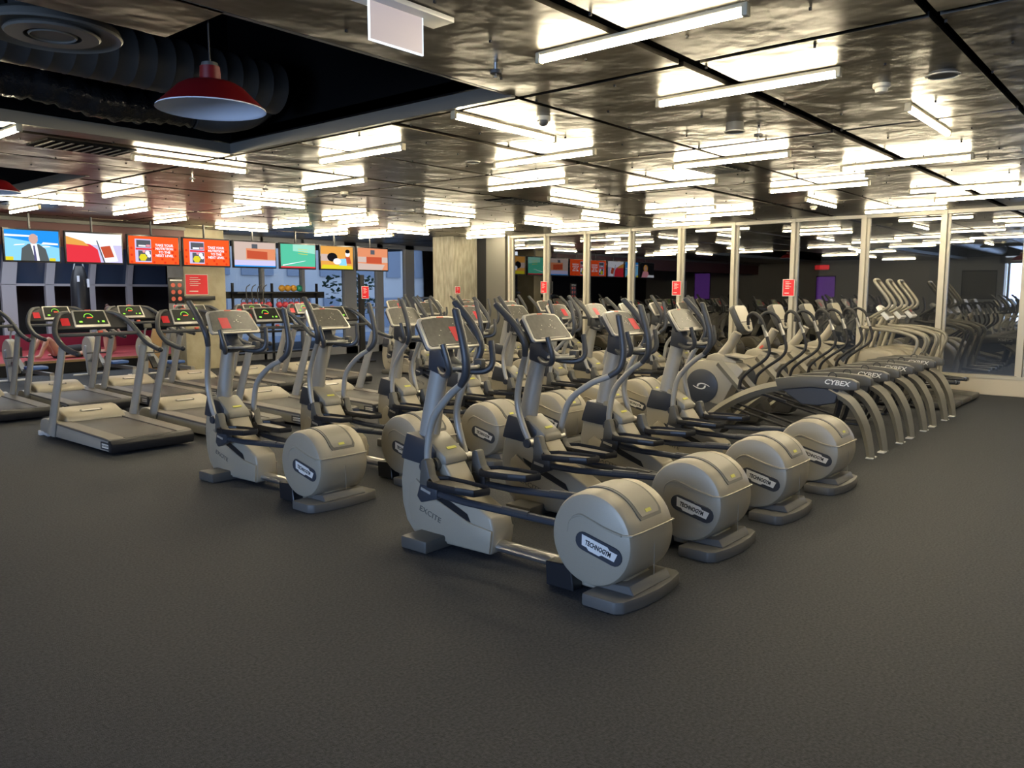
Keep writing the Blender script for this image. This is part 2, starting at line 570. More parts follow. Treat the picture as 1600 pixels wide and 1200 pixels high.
# outside, beyond the far windows
bl = empty('building', (17, 30, 0), 'pale blue grey building beyond the far windows', 'building')
b = MB()
b.box((0, 0, 4.0), (26, 4, 12))
b.build('facade', M['bld'], bl)
b = MB()
for i in range(14):
    for j in range(4):
        b.box((-11.5 + 1.75 * i, -2.03, 0.8 + j * 2.2), (0.8 + 0.3 * ((i * 7 + j) % 3), 0.1, 1.3))
b.build('windows', M['bld2'], bl)
tr = empty('tree', (19.6, 24.5, 0), 'dark leafy tree outside the far windows', 'tree')
b = MB()
for i in range(260):
    a = random.uniform(0, 2 * PI); rr = random.uniform(0, 1.3) ; zz = random.uniform(0.9, 2.3)
    b.box((rr * math.cos(a), rr * math.sin(a) * .6, zz + random.uniform(-.2, .2)), (0.16, 0.1, 0.02), RX(random.uniform(-1, 1)) @ RZ(random.uniform(0, 6)))
b.build('foliage', M['leaf'], tr)
MB().cyl((0, 0, -0.05), (0, 0, 1.6), 0.08, 0.04).build('trunk', M['hair'], tr)
struct(MB().box((20, 30, -0.1), (40, 24, 0.08)).build('ground', M['bld2'], smooth=0))


# ================================================================== CEILING FIXTURES
# ---- fluorescent battens (X, Y, direction)
A_, B_ = 0, 1
LT = [(3.56, 2.22, A_), (4.89, 2.25, A_), (6.68, 1.59, B_), (8.62, 2.26, A_), (11.08, 2.23, A_), (12.33, 2.22, A_),
      (7.39, 3.51, A_), (9.93, 3.56, A_), (11.69, 4.13, B_), (13.45, 3.48, A_), (4.85, 4.14, B_), (6.15, 4.81, A_),
      (8.62, 4.83, A_), (4.88, 5.95, A_), (7.52, 6.13, A_), (9.36, 6.75, B_), (11.22, 6.12, A_), (12.33, 6.0, A_),
      (13.55, 7.34, A_), (4.19, 7.68, B_), (2.42, 7.6, A_), (5.99, 7.8, A_), (11.86, 8.0, B_), (9.4, 9.24, B_),
      (12.01, 9.36, B_), (13.4, 9.64, A_), (4.77, 10.47, A_), (6.72, 10.2, B_), (8.64, 10.96, A_), (11.06, 10.93, A_),
      (12.44, 11.02, A_), (4.45, 12.34, B_), (5.92, 12.78, A_), (7.23, 11.78, A_), (9.82, 12.05, A_), (11.71, 12.74, B_),
      (13.69, 12.33, A_), (4.75, 13.77, A_), (7.09, 13.83, A_), (9.1, 13.14, A_), (8.97, 14.63, B_), (10.94, 14.34, A_),
      (12.08, 14.23, A_),
      # the same grid continues over and behind the camera (seen in the glass)
      (5.0, -0.6, A_), (7.4, -0.5, A_), (9.9, -0.6, A_), (12.4, -0.7, A_),
      (8.6, -2.3, A_), (11.2, -2.2, A_), (-4.0, 8.6, A_), (-1.2, 8.8, B_), (0.8, 9.2, A_)]
b = MB()
b.box((0, 0, 3.034), (0.036, 1.25, 0.022), bev=0.004)
lamp = empty('batten_light', (0, 0, H))
hs = b.build('housing', M['batten'], lamp, (0, 0, -H))
for s in (-1, 1):
    MB().box((0, s * 0.622, 3.012), (0.044, 0.03, 0.062), bev=0.005).build('lampholder', M['batten'], lamp, (0, 0, -H))
b = MB()
b.cyl((0, -0.607, 3.002), (0, 0.607, 3.002), 0.019, seg=8)
b.build('fluorescent_tube', M['tube'], lamp, (0, 0, -H))
for s in (-1, 1):
    MB().cyl((0, s * 0.42, 3.03), (0, s * 0.42, 3.06), 0.008, seg=6).build('stem', M['batten'], lamp, (0, 0, -H))


def where(x, y):
    """plain words for a place in the room"""
    if y < 1.2 and x < 13: return 'over the open floor'
    if x > 12: return 'near the glass wall'
    if y > 13: return 'near the screens'
    if x < 5 and y > 7: return 'above the left treadmills'
    if x < 5: return 'beside the ceiling well'
    return 'over the machines'


ORD = ['first', 'second', 'third', 'fourth', 'fifth', 'sixth', 'seventh', 'eighth', 'ninth', 'tenth', 'eleventh', 'twelfth', 'thirteenth', 'fourteenth', 'fifteenth', 'sixteenth', 'seventeenth', 'eighteenth']


def dist(x, y): return math.hypot(x, y)


groups = {}
for i, (x, y, d) in enumerate(LT):
    k = (where(x, y), d)
    groups.setdefault(k, []).append((dist(x, y), i))
lampname = {}
for (w, d), L in groups.items():
    L.sort()
    for n, (_, i) in enumerate(L):
        o = 'lengthwise' if d == A_ else 'crosswise'
        lampname[i] = '%s %s tube light %s, counted outward' % (ORD[n], o, w)
for i, (x, y, d) in enumerate(LT):
    o = lamp if i == 0 else copy_tree(lamp)
    o.location = (x * 1.056, y * 1.056, H)
    o.rotation_euler = (0, 0, 0 if d == A_ else PI / 2)
    tag(o, lampname[i], 'ceiling light', 'fluorescent batten lights on the dark ceiling')

# ---- red pendant lamps
# shade is open at the bottom: drop the closing disc
def open_lathe(prof, seg=40):
    b = MB()
    rings = [[b.bm.verts.new((r * math.cos(2 * PI * k / seg), r * math.sin(2 * PI * k / seg), h)) for k in range(seg)] for r, h in prof]
    for i in range(len(prof) - 1):
        for k in range(seg):
            b.bm.faces.new((rings[i][k], rings[i][(k + 1) % seg], rings[i + 1][(k + 1) % seg], rings[i + 1][k]))
    bmesh.ops.recalc_face_normals(b.bm, faces=b.bm.faces[:])
    return b


def pendant(x, y, z, label):
    p = empty('pendant_lamp', (x, y, z), label, 'lamp', 'red industrial pendant lamps')
    open_lathe([(0.005, 0.215), (0.050, 0.21), (0.053, 0.145), (0.07, 0.135), (0.13, 0.125), (0.165, 0.105), (0.20, 0.07), (0.265, 0.008), (0.272, 0.0)]).build('lamp_shade', M['redlamp'], p)
    open_lathe([(0.272, 0.0), (0.274, -0.006), (0.266, -0.004), (0.258, 0.004), (0.195, 0.06), (0.12, 0.105), (0.005, 0.12)]).build('shade_lining', M['lampin'], p)
    MB().cyl((0, 0, 0.208), (0, 0, 0.23), 0.045, 0.04).build('lamp_cap', M['steel'], p)
    MB().cyl((0, 0, 0.23), (0, 0, 4.36 - z), 0.004, seg=6).build('lamp_cord', M['blkrub'], p)


pendant(2.29, 3.98, 2.63, 'red enamel pendant lamp with white inside hanging in the nearer ceiling well')
pendant(3.35, 10.6, 2.83, 'red enamel pendant lamp cut by the left picture edge')

# ---- round diffuser on a round duct
p = empty('round_air_diffuser', (1.86, 4.82, 3.06), 'big round grey air diffuser hanging from a duct in the ceiling well', 'air vent')
MB().lathe([(0.20, 0.02), (0.30, 0.02), (0.335, 0.0), (0.345, 0.01), (0.33, 0.045), (0.25, 0.09), (0.20, 0.10)], seg=48, closed=True).build('outer_ring', M['fascia'], p)
MB().lathe([(0.14, -0.005), (0.225, -0.005), (0.235, 0.005), (0.21, 0.04), (0.14, 0.04)], seg=40, closed=True).build('middle_ring', M['fascia'], p)
MB().lathe([(0.005, 0.0), (0.105, 0.0), (0.112, -0.008), (0.12, 0.0), (0.10, 0.03), (0.005, 0.03)], seg=32).build('centre_disc', M['fascia'], p)
MB().lathe([(0.005, 0.05), (0.20, 0.05), (0.20, 1.28), (0.005, 1.28)], seg=32).build('neck', M['duct'], p)

# ---- ducts in the well
b = MB()
pts = []
prof = []
x = -7.9
while x < 4.05:
    prof += [(0.205, x), (0.205, x + 0.125), (0.2075, x + 0.128), (0.2075, x + 0.134)]
    x += 0.14
prof += [(0.19, x), (0.17, x + 0.02)]
b.lathe(prof, (0, 6.15, 3.41), 'x', 36)
tag(b.build('air_duct', M['duct'], smooth=50), 'round grey duct running across the open ceiling well', 'duct')
fd = empty('flexible_duct', (0, 0, 0), 'crumpled black foil duct along the far edge of the ceiling well', 'duct')
b = MB()
pp = []
rr = []
for k in range(60):
    x = 0.9 + k * 0.05
    pp.append((x, 7.02 - 0.03 * math.sin(k * .2), 3.27 + 0.03 * math.sin(k * .25)))
    rr.append(0.125 + (0.016 if k % 2 else 0) + 0.008 * math.sin(k * 1.7))
b.tube(pp, rr, 18, 1)
b.build('foil_sleeve', M['foil'], fd, smooth=60)
b = MB()
b.tube([(3.86, 7.0, 3.27), (4.05, 6.95, 3.27), (4.22, 6.75, 3.32), (4.26, 6.5, 3.42), (4.26, 6.4, 3.7)], [0.12, 0.14, 0.15, 0.14, 0.13], 20, 5)
b.build('elbow', M['duct'], fd, smooth=60)

# ---- suspended blank illuminated sign
s = empty('lit_sign', (2.63, 2.95, H - 0.02), 'blank white edge-lit sign panel hanging under a white ceiling plate', 'sign')
s.location = (2.70, 3.0, H)
MB().box((.01, 0, -0.018), (0.62, 0.15, 0.026), bev=0.004).build('ceiling_plate', M['white'], s)
MB().box((0, 0, -0.115), (0.33, 0.008, 0.175)).build('sign_panel', M['exitw'], s)
b = MB()
b.box((0, 0, -0.206), (0.342, 0.01, 0.007))
b.box((-0.168, 0, -0.118), (0.006, 0.01, 0.18))
b.box((0.168, 0, -0.118), (0.006, 0.01, 0.18))
b.build('lit_edge', M['exitedge'], s)


# ---- small ceiling devices
def smoke(x, y, label):
    o = empty('smoke_detector', (x, y, H), label, 'smoke detector', 'round smoke detectors')
    MB().lathe([(0.005, 0), (0.055, 0), (0.055, -0.02), (0.045, -0.03), (0.005, -0.03)], seg=24).build('base', M['cream'], o)
    MB().lathe([(0.005, -0.028), (0.042, -0.03), (0.036, -0.055), (0.02, -0.06), (0.005, -0.06)], seg=16).build('sensor_head', M['cream'], o)


def speaker(x, y, label, r=0.085, drop=0.02):
    o = empty('ceiling_speaker', (x, y, H), label, 'speaker', 'round ceiling speakers')
    MB().lathe([(r * .85, -drop), (r, -drop), (r, -drop - .006), (r * .85, -drop - .008)], seg=28, closed=True).build('rim', M['cream'], o)
    MB().lathe([(0.005, 0), (r * .8, 0), (r * .86, -drop - .003), (0.005, -drop - .003)], seg=28).build('grille', M['dgrey'], o)


def sprink(x, y, label):
    o = empty('sprinkler', (x, y, H), label, 'sprinkler', 'ceiling sprinklers')
    MB().cyl((0, 0, 0), (0, 0, -0.05), 0.012, seg=8).build('pipe', M['steel'], o)
    MB().lathe([(0.005, -0.045), (0.034, -0.045), (0.034, -0.065), (0.005, -0.065)], seg=16).build('collar', M['dgrey'], o)
    MB().lathe([(0.005, -0.085), (0.018, -0.085), (0.018, -0.09), (0.005, -0.09)], seg=12).cyl((0, 0, -0.06), (0, 0, -0.088), 0.006, seg=6).build('deflector', M['steel'], o)


def dome(x, y, label):
    o = empty('dome_camera', (x, y, H), label, 'camera', 'dome cameras')
    MB().lathe([(0.005, 0), (0.055, 0), (0.055, -0.035), (0.005, -0.035)], seg=24).build('base', M['cream'], o)
    MB().ball((0, 0, -0.035), 0.042, 16).build('dome', M['dgrey'], o)


# ================================================================== ELLIPTICAL TRAINER
def capsule(hl, r, n=8):
    pts = []
    for k in range(n + 1):
        a = -PI / 2 + PI * k / n
        pts.append((hl + r * math.cos(a), r * math.sin(a)))
    for k in range(n + 1):
        a = PI / 2 + PI * k / n
        pts.append((-hl + r * math.cos(a), r * math.sin(a)))
    return pts


def arc_pts(cy, cz, r, a0, a1, n):
    return [(cy + r * math.cos(R(a0 + (a1 - a0) * k / n)), cz + r * math.sin(R(a0 + (a1 - a0) * k / n))) for k in range(n + 1)]


def make_elliptical():
    e = empty('elliptical_trainer', (0, 0, 0))
    # main body
    body = [(1.13, .03), (1.11, .20), (1.13, .27), (1.19, .30), (1.32, .36), (1.42, .40), (1.46, .47), (1.53, .56), (1.63, .66), (1.70, .71),
            (1.86, .71), (1.93, .56), (1.96, .40), (1.95, .24), (1.91, .12), (1.84, .05), (1.75, .02)]
    MB().prism(body, -.10, .10, 'x', .018, 3).build('body_cover', M['beige'], e)
    # raised lower side shell line
    for s in (-1, 1):
        MB().prism([(1.135, .04), (1.115, .19), (1.30, .21), (1.66, .335), (1.80, .43), (1.86, .38), (1.87, .2), (1.80, .05)], s * .095, s * .112, 'x', .006, 2).build('side_shell', M['beige'], e)
        MB().prism([(1.74, .41), (1.70, .34), (1.40, .235), (1.30, .215), (1.33, .265), (1.46, .315)], s * .098, s * .104, 'x').build('side_vent', M['blk'], e)
    text('side_lettering', 'EXCITE', .052, M['dgrey'], e, (-.1128, 1.66, .205), (PI / 2, R(16), -PI / 2), .0012, 0, 1.25)
    # dark collar
    b = MB().prism([(1.885, .735), (1.68, .705), (1.60, .64), (1.60, .60), (1.72, .53), (1.945, .55), (1.925, .62)], -.112, .112, 'x', .012, 2)
    b.build('collar', M['dark'], e)
    MB().prism([(1.72, .745), (1.52, .612), (1.51, .56), (1.60, .54), (1.73, .64)], -.105, .105, 'x', .018, 2).build('shoulder_cover', M['beige2'], e)
    MB().box((.01, 1.575, .6535), (.085, .022, .003), RX(R(33.6))).build('warning_label', M['yellow'], e)
    MB().cyl((-.135, 1.60, .555), (.135, 1.60, .555), .043, seg=20).build('pivot_axle', M['dgrey'], e)
    # column
    MB().tube([(0, 1.78, .66), (0, 1.755, .80), (0, 1.71, 1.0), (0, 1.655, 1.22)], [.075, .072, .066, .062], 18, 3, flat=(1.05, .88)).build('column', M['silver'], e)
    b = MB().prism([(1.72, 1.17), (1.61, 1.14), (1.50, 1.185), (1.50, 1.21), (1.58, 1.26), (1.61, 1.34), (1.70, 1.36), (1.71, 1.28)], -.062, .062, 'x', .015, 2)
    b.build('neck_cover', M['dark'], e)
    # console
    T = R(-32)
    c = empty('console', (0, 1.615, 1.415))
    bpy.data.objects.remove(c)
    out = [(-.245, -.105), (-.23, -.125), (.23, -.125), (.245, -.105), (.212, .095), (.19, .118), (.07, .132), (-.07, .132), (-.19, .118), (-.212, .095)]
    rot = RX(R(90 - 38))
    con = MB().prism(out, -.012, .012, 'z', .007, 2, rot=rot, off=(0, 1.60, 1.415)).build('console', M['bezel'], e)
    MB().prism([(u * .91, v * .87) for u, v in out], .012, .0155, 'z', .002, 1, rot=rot, off=(0, 1.60, 1.415)).build('console_face', M['panel'], con)
    MB().prism([(-.21, -.10), (.21, -.10), (.19, .11), (-.19, .11)], -.055, -.010, 'z', .012, 2, rot=rot, off=(0, 1.60, 1.415)).build('console_back', M['dark'], con)
    b = MB()
    for k in range(9):
        u = random.uniform(-.15, .15); v = random.uniform(-.03, .07)
        b.box(Vector((0, 1.60, 1.415)) + rot @ Vector((u, v, .0165)), (.010, .006, .001), rot)
    b.build('buttons', M['bezel'], con)
    MB().box(Vector((0, 1.60, 1.415)) + rot @ Vector((0, .118, .013)), (.06, .012, .004), rot).build('top_tab', M['redp'], con)
    MB().box(Vector((0, 1.60, 1.415)) + rot @ Vector((0, -.102, .016)), (.30, .006, .004), rot).build('book_ledge', M['bezel'], con)
    # fixed grips and tray
    for s in (-1, 1):
        MB().tube([(s * .05, 1.62, 1.185), (s * .12, 1.52, 1.16), (s * .175, 1.42, 1.165), (s * .205, 1.38, 1.22), (s * .225, 1.41, 1.36)], [.019, .021, .022, .021, .019], 10, 5).build('fixed_grip', M['grip'], e)
    MB().tube([(.01 + .125 * math.cos(a), 1.46 + .075 * math.sin(a), 1.20) for a in [2 * PI * k / 16 for k in range(16)]], .012, 8, 1, closed=True).build('tray_ring', M['silver'], e)
    MB().box((.135, 1.43, 1.215), (.05, .07, .06), bev=.012).build('phone_holder', M['dgrey'], e)
    # swinging arms: origin at the pivot
    for s in (-1, 1):
        a = MB()
        a.tube([(0, 0, 0), (s * .002, .015, .13), (s * .0, .0, .32), (s * .015, -.12, .50), (s * .045, -.245, .615)], [.023, .025, .025, .024, .022], 12, 5)
        arm = a.build('swing_arm', M['silver'], e, (s * .185, 1.60, .555))
        a = MB()
        a.tube([(s * .045, -.242, .613), (s * .065, -.29, .69), (s * .075, -.285, .79), (s * .075, -.235, .91), (s * .07, -.15, 1.06)], [.023, .026, .026, .026, .025], 12, 5)
        a.ball((s * .07, -.15, 1.06), .0255, 10, (1, 1, .6))
        a.build('arm_grip', M['grip'], arm)
        a = MB()
        a.cyl((-s * .028, 0, 0), (s * .035, 0, 0), .036, seg=18)
        a.build('pivot_cap', M['steel'], arm)
        MB().cyl((s * .033, 0, 0), (s * .048, 0, 0), .037, .032, seg=18).build('pivot_end', M['dark'], arm)
        # lower link behind pivot
        a = MB()
        a.prism([(-.03, .0), (.02, .0), (.02, -.17), (-.02, -.19), (-.05, -.17)], -s * .052, -s * .03, 'x', .006, 1)
        a.build('lower_link', M['dark'], arm)
    # foot rails with pedals: origin at the front joint
    for s in (-1, 1):
        rl = MB().tube([(0, .02, -.015), (0, -.35, -.03), (0, -1.12, -.01)], [.022, .024, .024], 10, 1).build('foot_rail', M['dark'], e, (s * .185, 1.57, .40))
        MB().cyl((0, -.66, -.014), (0, -.86, -.011), .0255, seg=10).build('rail_sleeve', M['grip'], rl)
        MB().prism([(.07, -.06), (.03, -.10), (-.12, -.05), (-.12, .03), (-.02, .06), (.04, .03)], -.03, .03, 'x', .01, 2).build('rail_head', M['dark'], rl)
        MB().box((s * .032, -.02, -.01), (.004, .09, .018), RX(R(12))).build('head_badge', M['bezel'], rl)
        # pedal tray
        a = MB()
        o = [(-.085, -.11), (-.095, -.22), (-.085, -.36), (-.06, -.49), (.05, -.52), (.085, -.47), (.098, -.30), (.09, -.13), (.04, -.08), (-.04, -.08)]
        a.prism(o, .045, .062, 'z', .004, 1)
        n = len(o)
        for k in range(n):
            p, q = Vector((*o[k], .085)), Vector((*o[(k + 1) % n], .085))
            a.tube([p + Vector((0, 0, -.02)), q + Vector((0, 0, -.02))], .005, 6, 1, flat=(4.5, 1))
        ped = a.build('pedal', M['blk'], rl, (s * .02, 0, 0))
        MB().prism([(u * .8, -.28 + (v + .28) * .85) for u, v in o], .062, .068, 'z').build('pedal_pad', M['deckgrey'], ped)
        MB().prism([(.02, .03), (-.06, .03), (-.12, .06), (-.075, .10), (-.045, .20), (-.02, .205), (.005, .19)], -.035, .035, 'x', .01, 2).build('toe_guard', M['dgrey'], ped)
    # rear drum
    cy, cz, rr = .285, .335, .265
    drum = MB().lathe([(.005, -.235), (rr - .035, -.235), (rr - .012, -.225), (rr, -.20), (rr + .004, -.1), (rr + .004, .1), (rr, .20), (rr - .012, .225), (rr - .035, .235), (.005, .235)], (0, cy, cz), 'x', 56).build('flywheel_cover', M['beige'], e)
    # seam ridge
    seam = [(cy + .15, cz + .02), (cy + .135, cz + .09), (cy + .07, cz + .13), (cy - .0, cz + .115), (cy - .10, cz + .085), (cy - .205, cz + .065)]
    b = MB()
    for s in (-1, 1):
        b.tube([(s * .2355, y, z) for y, z in seam] , [.001, .003, .009, .009, .009, .009], 6, 5)
    ang = math.asin(.075 / rr)
    b.tube([(-.236, cy - .205, cz + .066), (-.226, cy - .245, cz + .068), (-.2, cy - .262, cz + .069), (0, cy - .266, cz + .069), (.2, cy - .262, cz + .069), (.226, cy - .245, cz + .068), (.236, cy - .205, cz + .066)], .0065, 6, 3)
    b.build('cover_seam', M['beige'], drum)
    b = MB()
    b.tube([(0, cy - .268, cz - .2 + .2 * k / 3) for k in range(0, 4)], .0015, 5, 1)
    b.build('centre_joint', M['beige2'], drum)
    # recess on top: strip following the drum between 40 and 115 degrees
    n = 14
    a0, a1 = 60, 157

    def strip(x0, x1, r0, aa, ab, m=14):
        bb = MB()
        rows = []
        for k in range(m + 1):
            a = R(aa + (ab - aa) * k / m)
            w = 1.0 - (.12 if k in (0, m) else 0)
            rows.append([bb.bm.verts.new((xx * w, cy + rq * math.cos(a), cz + rq * math.sin(a))) for xx, rq in ((x0, r0), (x1, r0), (x1, r0 - .03), (x0, r0 - .03))])
        for k in range(m):
            for q in range(4):
                bb.bm.faces.new((rows[k][q], rows[k][(q + 1) % 4], rows[k + 1][(q + 1) % 4], rows[k + 1][q]))
        bb.bm.faces.new(rows[0][::-1]); bb.bm.faces.new(rows[-1])
        bmesh.ops.recalc_face_normals(bb.bm, faces=bb.bm.faces[:])
        return bb
    fr = strip(-.115, .125, rr + .009, 66, 153).build('recess_frame', M['dgrey'], drum)
    strip(-.095, .105, rr + .0115, 66, 149).build('recess_panel', M['beige2'], drum)
    a = R(144)
    MB().box((.0, cy + (rr + .012) * math.cos(a), cz + (rr + .012) * math.sin(a)), (.055, .02, .002), RX(a - PI / 2)).build('warning_label', M['yellow'], drum)
    # badges on both sides
    for s in (-1, 1):
        rot = RX(R(15))
        q = MB().prism(capsule(.103, .052), s * .234, s * .242, 'x', .003, 1, rot=None, off=(0, 0, 0))
        bd = q.build('logo_badge', M['dark'], drum)
        bd.location = (0, .225, .30)
        bd.rotation_euler = (R(14), 0, 0)
        lp = [(.118, .036), (-.055, .036), (-.07, .024), (-.122, .024), (-.112, -.024), (-.03, -.024), (-.015, -.036), (.055, -.036), (.07, -.024), (.104, -.024)]
        q = MB().prism([(u if s < 0 else -u, v) for u, v in lp], s * .242, s * .2428, 'x')
        pl = q.build('logo_plate', M['logo'], bd)
        text('logo_lettering', 'TECHNOGYM', .038, M['blk'], bd, (s * .2432, 0, .001), (PI / 2, 0, s * PI / 2), .0004, .0014, .72)
    # under-drum bracket, base, feet
    MB().prism([(.58, .16), (.62, .02), (.02, .02), (.06, .10), (.30, .16)], -.13, .13, 'x', .008, 1).build('drum_base', M['beige'], e)
    for s in (-1, 1):
        MB().prism([(.60, .15), (.59, .01), (.40, .01), (.42, .16)], s * .13, s * .225, 'x', .006, 1).build('side_bracket', M['blk'], e)
    MB().tube([(0, 1.22, .075), (0, .55, .07)], .05, 16, 1, flat=(.72, 1.15)).build('floor_beam', M['steel'], e)
    o = [(-.33, .27), (-.335, .06), (-.30, .02), (-.15, -.01), (0, -.02), (.15, -.01), (.30, .02), (.335, .06), (.33, .27)]
    MB().prism(o, .0, .07, 'z', .012, 2).build('rear_foot', M['foot'], e)
    MB().prism([(.24, .08), (.24, .10), (.05, .12), (.02, .07), (.26, .07)], -.20, .20, 'x', .006, 1).build('foot_riser', M['foot'], e)
    MB().prism([(-.29, 1.52), (-.29, 1.76), (.29, 1.76), (.29, 1.52)], 0.0, .085, 'z', .015, 2).build('front_foot', M['dgrey'], e)
    return e


def set_swing(e, lr):
    """forward swing of the left and the right arm in degrees"""
    arms = [c for c in e.children if c.name.startswith('swing_arm')]
    rails = [c for c in e.children if c.name.startswith('foot_rail')]
    for c in arms + rails:
        s = 1 if c.location.x > 0 else -1
        th = R(lr[1] if s > 0 else lr[0])
        if c in arms:
            c.rotation_euler = (-th + 0, 0, 0)
        else:
            # joint at bottom of the arm link
            y = 1.60 - .17 * math.sin(th)
            z = .555 - .17 * math.cos(th)
            c.location = (c.location.x, y - 0.02, z + .02)
            c.rotation_euler = (-.12 * math.sin(th), 0, 0)


ell = make_elliptical()
PROTOS = [ell]
used = False


def put_ell(x, y, swing, label, group, sticker=None, sd=1):
    global used
    e = copy_tree(ell)
    e.location = (x, y, 0)
    tag(e, label, 'elliptical trainer', group)
    set_swing(e, swing)
    if sticker is not None:
        con = [c for c in e.children if c.name.startswith('console') and not c.name.startswith('console_')][0]
        rot = RX(R(90 - 38))
        MB().box(Vector((0, 1.60, 1.415)) + rot @ Vector((sticker, -.02 * sd, .0172)), (.09, .115, .001), rot).build('red_sticker', M['redst'], con)
    return e


SP = 1.07
g1 = 'grey elliptical trainers'
desc1 = ['nearest grey elliptical trainer, alone at the front left end of the nearest row',
         'grey elliptical trainer immediately right of the nearest one, red tab on its console',
         'grey elliptical trainer with torn red sticker, third in the nearest row',
         'grey elliptical trainer next to the first arc trainer, fourth in the nearest row']
sw1 = [(-10, 17), (23, -19), (-10, 16), (-9, 15)]
st1 = [.07, None, .15, None]
for k in range(4):
    put_ell([3.765, 4.83, 5.90, 7.01][k], 2.14, sw1[k], desc1[k], g1, st1[k])
sw2 = [-8, 7, -9, 6, -4, 9, -7, 5, -9, 8]
st2 = [-.08, None, None, .10, None, .09, -.06, None, .1, None]
d2 = ['grey elliptical trainer standing alone at the left before the treadmills, red sticker on console',
      'grey elliptical trainer second in the middle row, just left of the nearest one',
      'grey elliptical trainer in the middle row, its drum showing between the two nearest machines']
SWP = [(22, -16), (8, -11), (-5, 14), (-10, 17), (12, -10), (-12, 9), (20, -14)]
sw2 = [SWP[k % 7] for k in range(10)]
X2 = [3.90, 4.94, 5.98, 7.03, 7.9, 8.8, 9.72, 10.6, 11.5, 12.4, 13.3]
for k in range(10):
    lab = d2[k] if k < 3 else 'grey elliptical trainer, %s from the left in the middle row' % ORD[k]
    put_ell(X2[k], 4.99, sw2[k], lab, g1, st2[k])
for k in range(5):
    put_ell(9.25 + SP * k, 8.05, SWP[(k + 3) % 7], 'grey elliptical trainer, %s from the left in the third row' % ORD[k], g1, [None, .08, None, .1, None][k])
for k in range(3):
    put_ell(11.3 + SP * k, 11.1, SWP[(k + 5) % 7], 'grey elliptical trainer, %s from the left in the farthest row of ellipticals' % ORD[k], g1, [.08, None, .1][k])


